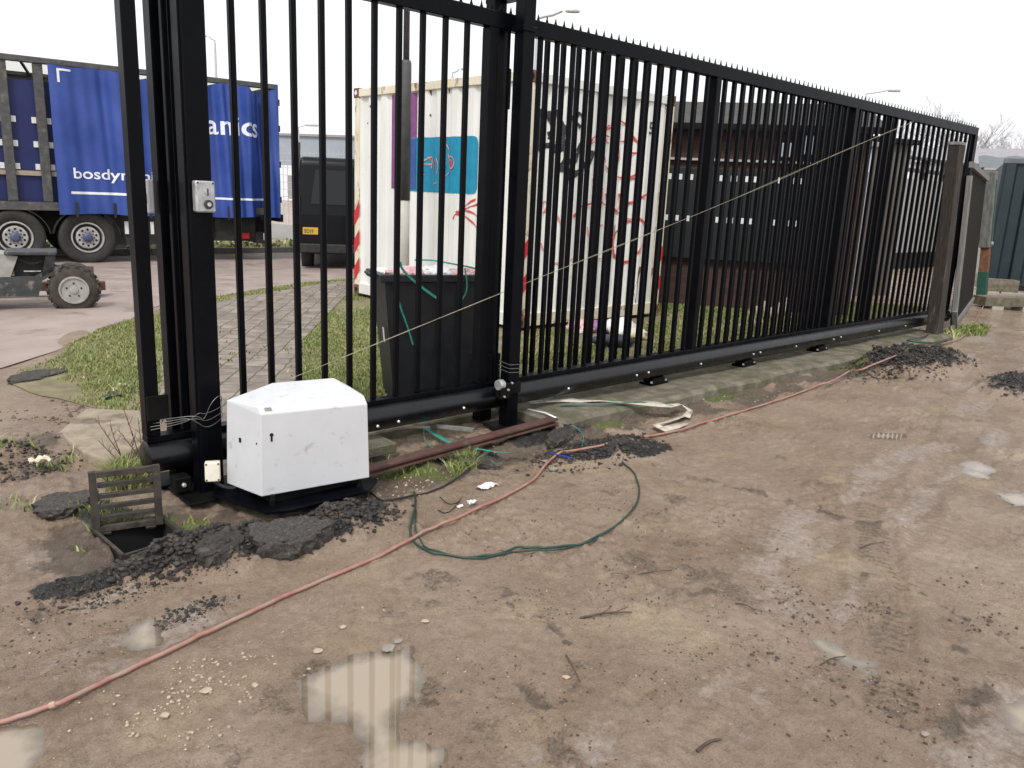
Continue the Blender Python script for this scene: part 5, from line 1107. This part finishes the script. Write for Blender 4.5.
# posts and panels at the gate end
t = thing('timber_post', 'thick weathered timber post with pale top standing before the far end of the gate', 'post', (10.5, -.02, .02))
mb = MB(); P = []; 
for k, (z, w__, dx) in enumerate(((-.05, .088, -.22), (.5, .086, -.28), (1.2, .084, -.36), (1.9, .082, -.45), (2.22, .080, -.49))):
    P += [(10.42+dx-w__+.0, -.06-w__*.6, z), (10.42+dx+w__, -.06-w__*.6, z), (10.42+dx+w__, -.06+w__*.9, z), (10.42+dx-w__, -.06+w__*.9, z)]
mb.add(P, [(4*i+j, 4*i+(j+1) % 4, 4*i+4+(j+1) % 4, 4*i+4+j) for i in range(4) for j in range(4)]+[(16, 17, 18, 19)]).build('post', 'wood', t)
MB().box(9.842, 10.018, -.115, .020, 2.222, 2.255, .004).build('cap', 'woodg', t)
lf = thing('timber_gate_leaf', 'dark boarded timber gate leaf with sloping top leaning open past the gate end', 'gate', (11.2, .05, 0))
pa = Vector((11.0, .05, 0)); pb = Vector((14.2, .88, 0)); dd = (pb-pa).normalized(); pn = Vector((-dd.y, dd.x, 0)); L = (pb-pa).length
for i in range(16):
    s0 = L*i/16+.004; s1 = L*(i+1)/16-.004; zt_ = 2.10-.16*(i/15); c = pa+dd*((s0+s1)/2); MB().obox(c+Vector((0, 0, .06+zt_/2-.03)), dd, pn, (0, 0, 1), (s1-s0)/2, .012, zt_/2-.03).build('board', 'woodd', lf)
MB().bar(pa-pn*.03+Vector((0, 0, 2.08)), pb-pn*.03+Vector((0, 0, 1.92)), .05, .07).build('top_strip', 'woodg', lf); MB().bar(pa-pn*.02+Vector((0, 0, .09)), pb-pn*.02+Vector((0, 0, .07)), .05, .04).build('bottom_strip', 'woodg', lf)
MB().bar(pa-pn*.03-dd*.03+Vector((0, 0, .28)), pa-pn*.03-dd*.03+Vector((0, 0, 1.95)), .06, .05).build('edge_strip', 'woodg', lf)
MB().bar(pa-pn*.03-dd*.06+Vector((0, 0, .30)), pa-pn*.05+dd*.10+Vector((0, 0, .02)), .06, .03).build('loose_strip', 'woodg', lf)
gpz = G(981, 304, 0)
t = thing('signal_post', 'lichen grey post with green painted foot at the end of the timber leaf', 'post', (gpz[0], gpz[1], 0))
MB().box(gpz[0]-.075, gpz[0]+.075, gpz[1]-.07, gpz[1]+.09, .95, 2.18, .01).build('post', 'postg', t); MB().box(gpz[0]-.07, gpz[0]+.03, gpz[1]-.07, gpz[1]+.07, 0, .55).build('foot', 'greenp', t); MB().box(gpz[0]-.04, gpz[0]+.06, gpz[1]-.06, gpz[1]+.07, .55, .948).build('repair_patch', 'rust', t)
MB().box(gpz[0]-.01, gpz[0]+.03, gpz[1]-.076, gpz[1]-.071, 1.0, 2.05).build('paint_streak', 'greenp', t); MB().lathe([(0, .03), (.02, .03)], (gpz[0]+.02, gpz[1]-.075, 1.02), (0, -1, 0), 8).build('bolt', 'boltm', t)
def kblock(px0, px1, py, label, h):
    a = Vector(G(px0, py, 0)); b = Vector(G(px1, py+2, 0)); d = (b-a).normalized(); nn = Vector((-d.y, d.x, 0)); L = (b-a).length
    t = thing('kerb_block', label, 'concrete block', a, group='concrete beams on the ground at right'); 
    MB().prism([a+Vector((0, 0, .08)), b+Vector((0, 0, .08)), b+Vector((0, 0, h)), a+Vector((0, 0, h))], nn*.3).build('beam', 'conc', t)
    for s_ in (.1, .5, .85): c = a+d*(L*s_); MB().prism([c, c+d*.2, c+d*.2+Vector((0, 0, .078)), c+Vector((0, 0, .078))], nn*.25).build('foot', 'concl', t)
kblock(984, 1060, 311, 'long low concrete beam on the ground nearest at the right edge', .22); kblock(984, 1017, 295, 'short concrete beam behind the longer one at the right edge', .30)

FWH = Vector((math.cos(HEAD), math.sin(HEAD), 0))
for o_ in [x_ for x_ in bpy.data.objects if x_.name in ('signal_post', 'timber_gate_leaf')]: o_.rotation_euler = Matrix.Rotation(-.09 if 'signal' in o_.name else -.06, 3, FWH).to_euler()
# bare trees
def tree(px, dep, top_py, label, seed, spread=.5):
    g = random.Random(seed); b = Vector(DP(px, 230, dep)); b.z = 0; tp = DP(px, top_py, dep)[2]; H = tp
    t = thing('bare_tree', label, 'tree', b, group='bare winter trees beyond the yard')
    tk = MB(); cr = MB(); tk.tube([b, b+Vector((.1, 0, H*.3)), b+Vector((0, .1, H*.5))], [H*.022, H*.012], 7)
    def br(p, d, L, r_, lv):
        q = p+d*L*.5+Vector((g.uniform(-1, 1), g.uniform(-1, 1), g.uniform(-.3, 1)))*L*.06; e = p+d*L
        cr.tube([p, q, e], [r_, r_*.6], 4 if lv < 2 else 3, cap=False)
        if lv < 5:
            for k in range(3 if lv < 4 else 4):
                nd = (d+Vector((g.uniform(-1, 1), g.uniform(-1, 1), g.uniform(-.35, .8)))*(.55+.08*lv)).normalized(); br(p+(e-p)*g.uniform(.45, 1), nd, L*g.uniform(.55, .78), r_*.58, lv+1)
    for k in range(6):
        a = k*1.05+g.uniform(-.3, .3); br(b+Vector((0, 0, H*g.uniform(.28, .5))), Vector((math.cos(a)*spread, math.sin(a)*spread, g.uniform(.6, 1))).normalized(), H*.24, H*.008, 1)
    tk.build('trunk', 'hazed_bark', t); cr.build('crown', 'hazed_bark', t)
tree(915, 48, 96, 'bare tree seen through the far gate bars at the street lamp side', 1); tree(948, 44, 112, 'bare tree rising just above the far end of the gate', 2)
tree(985, 60, 128, 'smaller bare tree just right of the gate end', 3); tree(1015, 52, 122, 'bare bushy tree at the right edge above the grey roof', 4, .8); tree(1050, 56, 118, 'bare tree half outside the right edge', 5, .8); tree(1000, 58, 120, 'bare tree between two others right of the gate end', 7, .7); tree(965, 62, 125, 'thin bare tree behind the timber leaf top', 8, .7); tree(1030, 64, 126, 'bare tree just outside the right edge behind the pale roof', 9, .8); tree(888, 70, 140, 'faint far bare tree between the boarded shed and hoarding', 6)

# ------------------------------------------------------------------ drain with lifted grate
g0 = Vector((*G(93, 533)[:2], 0)); g1 = Vector((*G(163, 523)[:2], 0)); gd = (g1-g0).normalized(); Lg = (g1-g0).length
gt = thing('drain_grate', 'old iron drain grate standing upright on its hinge beside the open drain', 'drain grate', g0)
lean = Vector((-gd.y, gd.x, 0)); upv = (Vector((0, 0, 1))+lean*.06).normalized(); Hg = .27
def gq(s, z, dd_=0): return g0+gd*s+upv*z+lean*dd_
for s_ in (.014, Lg-.014): MB().bar(gq(s_, 0.0), gq(s_, Hg-.0), .03, .03).build('side_bar', 'iron', gt)
for k in range(6): z = .014+k*(Hg-.028)/5; MB().bar(gq(.03, z), gq(Lg-.03, z), .026, .017 if 0 < k < 5 else .024).build('cross_bar', 'iron', gt)
for s_ in (.05, Lg-.05): MB().lathe([(-.02, .012), (.02, .012)], gq(s_, -.006), gd, 8).build('hinge', 'iron', gt)
pf = thing('drain', 'open square drain hole with an iron rim beside the gate foot', 'drain', (*PIT[0], 0))
PP = [Vector((*p, .012)) for p in PIT]
for i in range(4):
    a, b = PP[i], PP[(i+1) % 4]; MB().bar(a, b, .014, .022).build('frame_bar', 'iron', pf)
    MB().prism([a+Vector((0, 0, -.015)), b+Vector((0, 0, -.015)), b+Vector((0, 0, -.56)), a+Vector((0, 0, -.56))], (a-b).cross(Vector((0, 0, 1))).normalized()*-.03).build('shaft_wall', 'hole', pf)

# dead stems beside the drain
ds = thing('dead_shrub', 'leafless reddish brown stems growing behind the drain grate', 'shrub', (*G(130, 462)[:2], 0))
g = random.Random(3); st = MB()
for k, (px, tx, ty) in enumerate(((128, 95, 418), (126, 110, 425), (142, 122, 405), (143, 138, 418), (130, 135, 435), (145, 118, 430), (124, 98, 440))):
    a = Vector(gp(px, 466)); e = Vector(PY(tx, ty, a.y+.05)); m_ = a.lerp(e, .5)+Vector((.01*g.uniform(-1, 1), 0, .01)); st.tube([a, m_, e], [.0035, .0012], 5, 1)
    for j in range(5):
        s = g.uniform(.3, .95); q = a.lerp(e, s); st.tube([q, q+Vector((g.uniform(-.04, .04), g.uniform(-.04, .04), g.uniform(.02, .06)))], [.0016, .0006], 4)
st.build('stem', 'stem', ds)

# ------------------------------------------------------------------ hoses, cables and straps on the ground
def run(px, r, dz=0, z=None, lift=0):
    P = []
    for a, b in zip(px[:-1], px[1:]):
        n = max(1, int(math.hypot(b[0]-a[0], b[1]-a[1])/9))
        P += [(a[0]+(b[0]-a[0])*i/n, a[1]+(b[1]-a[1])*i/n) for i in range(n)]
    P.append(px[-1])
    out = []
    for q in P:
        p = G(*q); hz3 = terrain(p[0]+np.array([-.03, 0, .03]), p[1]+np.array([0., 0, 0]))[0]; z = max(float(np.max(hz3)), WATER_Z)
        if 3.6 < p[0] < 10.3 and -.2 < p[1] < .5: z = SLAB
        if q[0] > 820: lift_ = .02
        else: lift_ = 0
        z += lift_; p = G(q[0], q[1], z+r+dz); out.append((p[0], p[1], z+r+dz+lift))
    # smooth heights
    for _ in range(2): out = [out[0]]+[(b[0], b[1], max(b[2], (a[2]+b[2]+c[2])/3)) for a, b, c in zip(out[:-2], out[1:-1], out[2:])]+[out[-1]]
    return out
HP = [(-25, 729), (0, 723), (60, 703), (100, 684), (160, 655), (200, 636), (240, 617), (285, 596), (330, 577), (380, 556), (415, 537), (470, 512), (510, 494), (535, 479), (547, 463), (560, 453), (600, 446), (645, 438), (680, 430), (720, 418), (760, 406), (800, 393), (850, 375), (880, 362), (905, 352), (935, 346), (962, 338), (975, 322), (985, 303)]
t = thing('hose', 'long pink rubber hose snaking across the mud from the left corner to the gate end', 'hose', tuple(gp(300, 590)))
MB().tube(run(HP, .0078), .0078, 8, 1).build('hose', 'hose', t, smooth=True)
MB().tube(run([(50, 706), (56, 704)], .009), .0105, 8).build('joint', 'hosep', t)
def cable(px, r, m, name, label, cat='cable', dz=0):
    P = run(px, r, dz); mb = MB().tube(P, r, 6, 1); return single(mb, name, m, label, cat, None, True)
cable([(414, 492), (416, 505), (412, 518), (409, 532), (415, 545), (432, 553), (465, 558), (495, 555), (518, 548), (545, 548), (580, 545), (608, 532), (625, 518), (637, 505), (640, 490), (634, 472), (622, 462)], .0052, 'cableg', 'cable', 'dark green cable looped on the mud in front of the pink hose')
cable([(416, 510), (415, 530), (425, 548), (450, 556), (480, 559), (512, 552), (560, 550), (596, 540), (612, 528)], .004, 'cableg', 'cable', 'second thin green cable lying along the dark green loop')
cable([(357, 482), (368, 490), (380, 501), (400, 499), (425, 494), (445, 486), (462, 476), (470, 468)], .005, 'cableb', 'cable', 'black cable running from under the motor box along the soil')
cable([(440, 497), (448, 505), (458, 503), (462, 497), (455, 508), (446, 514), (438, 510)], .0025, 'cableb', 'wire', 'thin black wire curled up on the mud near the pink hose', 'wire')
def flat(px, wd, m, name, label, cat, dz=.006, th=.002):
    P = [Vector(p) for p in run(px, .002, dz)]; v = []; n = len(P)
    for i in range(n):
        d = (P[min(i+1, n-1)]-P[max(i-1, 0)]).normalized(); nn = Vector((-d.y, d.x, 0)).normalized(); w2 = wd*(.8+.3*math.sin(i*.9+wd*50)); tl = .25*math.sin(i*.6)
        v += [P[i]+nn*w2/2+Vector((0, 0, max(0, tl)*w2)), P[i]-nn*w2/2+Vector((0, 0, max(0, -tl)*w2))]
    mb = MB().add(v, [(2*i, 2*i+1, 2*i+3, 2*i+2) for i in range(n-1)]); o = single(mb, name, m, label, cat, None, True); s_ = o.modifiers.new('thick', 'SOLIDIFY'); s_.thickness = th; s_.offset = 1; return o
flat([(424, 427), (438, 438), (455, 445), (478, 449), (500, 453), (520, 455)], .03, 'strap', 'strap', 'frayed green strap lying across the brown rail', 'strap', .03)
cable([(424, 420), (424, 440), (430, 447), (445, 451), (470, 456)], .003, 'strap', 'twine', 'thin green twine beside the frayed strap', 'twine', .03)
flat([(530, 403), (560, 401), (600, 402), (640, 404), (668, 407), (690, 412), (686, 418)], .07, 'sleeve', 'fabric_sleeve', 'dirty white fabric sleeve lying along the slab edge', 'fabric', .012, .006)
flat([(690, 413), (675, 420), (655, 427), (664, 431), (685, 424)], .07, 'sleeve', 'fabric_sleeve', 'torn dirty white sheet end lying by the pink hose', 'fabric', .008, .006)
flat([(560, 404), (600, 404), (640, 402), (670, 405), (684, 409)], .022, 'strap', 'strap', 'green strip lying on the dirty white sleeve', 'strap', .022)
flat([(528, 409), (545, 413), (556, 418)], .016, 'paper', 'strap', 'short white strip beside the foot of the middle post', 'strap', .01)
cable([(572, 425), (580, 432), (584, 440), (582, 446)], .003, 'strap', 'twine', 'short green twine end hanging over the dark soil', 'twine', .02)
cable([(548, 452), (562, 456), (572, 458)], .004, 'strapb', 'twine', 'short blue twine beside the bend of the pink hose', 'twine', .01)
cable([(948, 340), (935, 343), (915, 342), (905, 340), (920, 338), (940, 337)], .009, 'cableg', 'cable', 'dark green hose coil at the foot of the timber post', 'hose')

# brown steel rail
ra = Vector((1.98, -.245, .045)); rb = Vector((3.60, -.175, .075))
t = thing('steel_rail', 'brown painted steel rail lying on the soil beside the white motor', 'steel rail', ra)
mb = MB(); d = (rb-ra).normalized(); nn = Vector((-d.y, d.x, 0)).normalized()
prof = [(-.045, 0), (-.045, .006), (-.012, .008), (-.012, .022), (-.036, .024), (-.036, .034), (.036, .034), (.036, .024), (.012, .022), (.012, .008), (.045, .006), (.045, 0)]
mb.prism([ra+nn*a+Vector((0, 0, b)) for a, b in prof], rb-ra); mb.build('rail', 'railb', t)
single(MB().bar(G(401, 427, .09)+np.array([0, 0, 0]), G(430, 427, .09), .016, .012), 'lath', 'tbeige', 'pale short wooden lath under the gate tube', 'wood')
single(MB().bar(G(437, 426, .09), G(474, 430, .09), .026, .02), 'lath', 'woodg', 'grey flat timber piece left of the middle post foot', 'wood')
single(MB().box(2.28, 2.50, -.02, .16, .04, .10, .006), 'concrete_block', 'conc', 'low dark concrete block under the gate tube beside the motor', 'block')
single(MB().box(2.42, 3.55, .30, .62, -.02, .065, .01), 'concrete_block', 'conc', 'long dark concrete footing behind the gate beside the bin', 'block')

# ------------------------------------------------------------------ broken tarmac, stones, debris
MQ = [Vector(G(*q, .085)) for q in ((58, 432), (86, 408), (140, 410), (150, 440), (112, 462), (84, 452))]
mb = MB(); mb.prism([q+Vector((0, 0, -.16)) for q in MQ], (0, 0, .16)); o = single(mb, 'concrete_block', 'tanc', 'pale tan broken concrete base behind the dead stems left of the gate', 'block'); bv = o.modifiers.new('bevel', 'BEVEL'); bv.width = .012; bv.segments = 2
def chunk(px, py, rx, ry, rz_, m, name, label, cat, sub=3, seed=1, sink=.3, jit=.22):
    p = gp(px, py); V_, F_ = lump((p[0], p[1], p[2]+rz_*(1-sink*2)), rx, ry, rz_, jit, sub, seed)
    zt_ = p[2]+rz_*.75; V_[:, 2] = np.where(V_[:, 2] > zt_, zt_+(V_[:, 2]-zt_)*.2, V_[:, 2])
    mb = MB().add(V_, F_); return single(mb, name, m, label, cat)
def slabchunk(px, py, rx, ry, th, rz, tilt, m, label, seed, lift=0.0):
    p = gp(px, py); V_, Fc_ = ico(4); V_ = V_.copy(); g = np.random.default_rng(seed)
    n1 = fbm(V_[:, 0]*1.6+seed, V_[:, 1]*1.6, seed, 4)-.5; n2 = fbm(V_[:, 0]*6+seed, V_[:, 1]*6+V_[:, 2]*5, seed+5, 4)-.5
    rad_ = 1+.9*n1+.45*n2; V_[:, 0] *= rx*rad_; V_[:, 1] *= ry*rad_; z = np.clip(V_[:, 2]*3.2, -1, 1)*th*.6 + th*(.22*n2+.3*n1)
    X = V_[:, 0]*math.cos(rz)-V_[:, 1]*math.sin(rz); Y = V_[:, 0]*math.sin(rz)+V_[:, 1]*math.cos(rz)
    P = np.stack([p[0]+X, p[1]+Y, p[2]+lift+z+X*tilt[0]+Y*tilt[1]+.004*(fbm(X*90, Y*90, seed, 2)-.5)], 1)
    return single(MB().add(P, Fc_), 'tarmac_slab', m, label, 'tarmac')
slabchunk(290, 541, .17, .11, .07, R(-10), (.02, .15), 'asphl', 'large flat broken tarmac slab in front of the motor base', 1, .01)
slabchunk(220, 550, .10, .08, .06, R(30), (.1, .2), 'asph', 'dark tarmac lump between the drain and the flat slab', 2)
slabchunk(65, 503, .13, .10, .035, R(10), (0, .05), 'asphl', 'flat grey tarmac slab left of the drain grate', 3)
slabchunk(620, 447, .14, .06, .03, R(10), (0, .2), 'asph', 'dark tarmac slab under the pink hose near the slab edge', 4)
slabchunk(560, 437, .16, .06, .035, R(15), (0, .25), 'asph', 'dark tarmac slab at the end of the brown rail', 5)
slabchunk(480, 463, .13, .05, .03, R(-35), (0, .3), 'asph', 'dark tarmac slab beside the green grass tuft', 6)
slabchunk(35, 378, .22, .10, .05, R(20), (0, .1), 'asphl', 'brown broken kerb piece at the left end of the grass', 7)
def rubble(name, cpx, R1, R2, n, smin, smax, m, label, hgt=.0, rot=0):
    if name == 'tarmac_crumbs': n = int(n*1.5); smax = smax*1.15
    g = np.random.default_rng(abs(hash(label)) % 1000 if False else len(label)*7+n); c = G(*cpx)[:2]; it = []
    a = g.uniform(0, 6.28, n); r_ = np.sqrt(g.uniform(0, 1, n))*np.clip(g.normal(1, .18, n), .4, 1.6); x = c[0]+R1*r_*np.cos(a); y = c[1]+R2*r_*np.sin(a); z = terrain(x, y)[0]
    cl_ = fbm(x*6+3, y*6, 33, 4); gate_ = g.uniform(-.05, .05, n)
    for i in range(n):
        if z[i] < -.2 or (name != 'tarmac_crumbs' and cl_[i]+gate_[i] < .53): continue
        s = smin+(smax-smin)*g.uniform(0, 1)**(7.0 if name == 'tarmac_crumbs' else 4.5); it.append(((x[i], y[i], z[i]+s*.25), s*g.uniform(.7, 1.2), s*g.uniform(.6, 1), s*g.uniform(.4, .8)))
    V_, F_ = lumps(it, 1, .35); o = npmesh(name, V_, F_, m); return meta(o, label, 'rubble', kind='stuff')
rubble('tarmac_crumbs', (205, 556), .30, .18, 5200, .0015, .016, 'asph', 'heap of black tarmac crumbs between the drain and the motor')
rubble('tarmac_crumbs', (330, 528), .30, .15, 4200, .0015, .015, 'asph', 'black tarmac crumbs in front of the right of the motor')
rubble('tarmac_crumbs', (910, 366), .95, .36, 9000, .003, .016, 'asph', 'spread black tarmac chippings along the hose near the gate end')
rubble('tarmac_crumbs', (1045, 392), .55, .4, 3500, .003, .018, 'asph', 'black tarmac chippings at the right edge of the yard')
rubble('tarmac_crumbs', (600, 452), .5, .2, 2600, .002, .014, 'asph', 'black tarmac crumbs around the hose bend by the slab')
rubble('tarmac_crumbs', (110, 590), .26, .14, 700, .002, .010, 'asph', 'scattered dark crumbs in front of the open drain')
rubble('tarmac_crumbs', (30, 478), .2, .2, 700, .002, .014, 'asph', 'dark rubble crumbs left of the drain grate')
rubble('tarmac_crumbs', (190, 612), .15, .06, 500, .0015, .008, 'asph', 'small scatter of dark crumbs between the drain and the hose')
rubble('gravel', (190, 700), .30, .22, 1100, .0012, .008, 'stone', 'pale gravel chips scattered below the hose at the lower left')
rubble('gravel', (40, 650), .3, .3, 160, .0015, .006, 'stone', 'pale gravel chips at the left edge of the yard')
rubble('gravel', (640, 600), 1.1, .9, 900, .001, .0055, 'stone', 'sparse pale grit scattered over the middle of the yard')
rubble('gravel', (330, 640), .35, .3, 260, .0015, .006, 'stone', 'pale grit round the main puddle')
rubble('gravel', (470, 470), .6, .22, 500, .002, .010, 'stone', 'pale stone chips along the foot of the brown rail')
rubble('gravel', (900, 560), 1.2, .9, 380, .0015, .005, 'stone', 'sparse pale grit scattered over the right of the yard')
rubble('gravel', (760, 400), 1.8, .25, 500, .003, .013, 'stoneg', 'small grey stones along the slab edge')
rubble('dirt_clods', (640, 560), .9, .8, 4200, .0008, .006, 'twig', 'small dark dirt crumbs over the middle of the yard')
rubble('dirt_clods', (900, 640), .7, .5, 3200, .0008, .009, 'twig', 'small dark dirt crumbs around the tyre track')
rubble('dirt_clods', (100, 620), .5, .4, 1500, .001, .006, 'twig', 'small dark dirt crumbs at the left of the yard')
rubble('dirt_clods', (560, 700), .7, .4, 2000, .001, .0055, 'twig', 'small dark dirt crumbs at the bottom of the yard')
rubble('dirt_clods', (60, 430), .5, .7, 1500, .0015, .018, 'earth', 'brown earth clods at the left end of the grass verge')
stones = [(80, 622-3, .02, 'two-tone'), ]
for i, (px, py, s, lb) in enumerate(((207, 692, .018, 'pale stone just below the hose at the lower left'), (318, 652, .016, 'pale stone at the left tip of the main puddle'), (255, 686, .012, 'small round pale stone between hose and main puddle'), (388, 650, .026, 'brown stone on the far edge of the main puddle'),
        (398, 642, .017, 'small pale stone behind the brown one at the main puddle'), (425, 622, .014, 'pale stone in the mud above the main puddle'), (343, 628, .013, 'small pale stone left above the main puddle'), (165, 716, .013, 'pale stone in the gravel patch at lower left'), (566, 768-90, .012, 'white stone in the mud right of the main puddle'),
        (701, 400, .035, 'pale angular stone on the slab edge near the hose'), (553, 470, .028, 'reddish stone beside the hose bend'), (15, 450, .03, 'pale stone at the left edge near the dark rubble'), (545, 462, .022, 'brown stone touching the hose bend'), (190, 750-16, .010, 'small pale stone low in the gravel patch'), (925, 735, .014, 'dark green grey stone at the lower right'))):
    chunk(px, py, s, s*.8, s*.55, 'stoneg' if 'dark' in lb or 'brown' in lb or 'reddish' in lb else 'stone', 'stone', lb, 'stone', 2, 100+i, .15, .25)
def stick(px0, px1, r, label, side=()):
    a = Vector(gp(*px0, r)); b = Vector(gp(*px1, r)); m_ = a.lerp(b, .5)+Vector((.004, .006, .006)); mb = MB().tube([a, m_, b], [r, r*.5], 6, 1)
    for q0, q1 in side: mb.tube([Vector(gp(*q0, r)), Vector(gp(*q1, r*2))], [r*.5, r*.25], 5)
    single(mb, 'stick', 'twig', label, 'stick', 'sticks on the mud')
stick((580, 618), (632, 612), .005, 'longest dark stick lying in the middle of the yard', [((600, 615), (612, 606)), ((610, 614), (628, 607))]); stick((697, 751), (721, 739), .006, 'thick short stick near the bottom right of the middle')
stick((566, 655), (580, 682), .003, 'thin upright looking stick right of the main puddle'); stick((625, 578), (672, 570), .0028, 'thin stick above the longest stick'); stick((860, 548), (885, 542), .0025, 'thin stick near the dark tyre track'); stick((735, 603), (756, 610), .004, 'short stick in the mud left of the tyre track')
stick((820, 665), (846, 656), .003, 'thin stick lying across the wet patch at lower right'); stick((610, 574), (630, 576), .002, 'tiny straight twig just left of the thin stick')
def litter(px, py, sx, sy, m, label, seed, h=.02):
    g = random.Random(seed); p = Vector(gp(px, py, .004)); n = 6; P = []
    for j in range(n+1):
        for i in range(n+1): P.append(p+Vector(((i/n-.5)*sx+g.uniform(-.1, .1)*sx*.4, (j/n-.5)*sy+g.uniform(-.1, .1)*sy*.4, g.uniform(0, h))))
    mb = MB().add(P, [(j*(n+1)+i, j*(n+1)+i+1, (j+1)*(n+1)+i+1, (j+1)*(n+1)+i) for j in range(n) for i in range(n) if g.random() > .12 or 1 < i < 4]); o = single(mb, 'litter', m, label, 'litter', 'litter scraps'); s_ = o.modifiers.new('thick', 'SOLIDIFY'); s_.thickness = .0015
litter(487, 487, .11, .06, 'paper', 'torn white paper scrap between the hose and the brown rail', 1); litter(472, 503, .05, .03, 'paper', 'small white scrap beside the pink hose', 2, .015); litter(460, 507, .03, .02, 'paper', 'tiny white scrap left of the small one by the hose', 3, .01)
litter(127, 390, .22, .14, 'paperb', 'yellowish crumpled scrap on the grass left of the gate', 4, .05); litter(127, 397, .3, .12, 'litd', 'dark plastic scrap on the grass just left of the gate', 5, .04); litter(344, 367, .22, .12, 'paper', 'white wrapper on the grass behind the motor', 6, .03)
litter(852, 341, .35, .12, 'paper', 'flat white scrap under the gate tube at the right', 7, .02); litter(895, 333, .35, .16, 'paper', 'crumpled white plastic under the far end of the gate tube', 8, .09); litter(815, 347, .14, .07, 'paper', 'small white scrap beside a gate roller', 9, .05); litter(40, 463, .09, .06, 'paperb', 'buff scrap in the dark rubble at the left', 10, .03)
litter(117, 486, .05, .03, 'paper', 'white scrap seen through the drain grate', 11, .02); litter(30, 345, .3, .1, 'paper', 'pale blue white scrap on the road edge at the left', 12, .02)
# rubbish dumped at the container foot
for k, (px, py, rx, ry, rz_, m, lb) in enumerate(((620, 333, .22, .16, .10, 'bagw', 'white sack dumped at the right of the container foot'), (638, 338, .16, .10, .06, 'paperb', 'buff paper bag at the right end of the rubbish by the container'), (598, 332, .12, .10, .08, 'bagpu', 'purple cloth heap at the container foot'),
        (580, 332, .15, .10, .08, 'bagp', 'red and white bag at the left end of the rubbish by the container'), (612, 346, .22, .12, .08, 'litd', 'black sack in front of the white sack at the container foot'))):
    p = G(px, py, .06); V_, F_ = lump((p[0], p[1], .06+rz_*.6), rx, ry, rz_, .35, 3, 60+k); single(MB().add(V_, F_), 'rubbish_bag', m, lb, 'bag', 'rubbish at the container foot', True)
print('objects', len(bpy.data.objects))
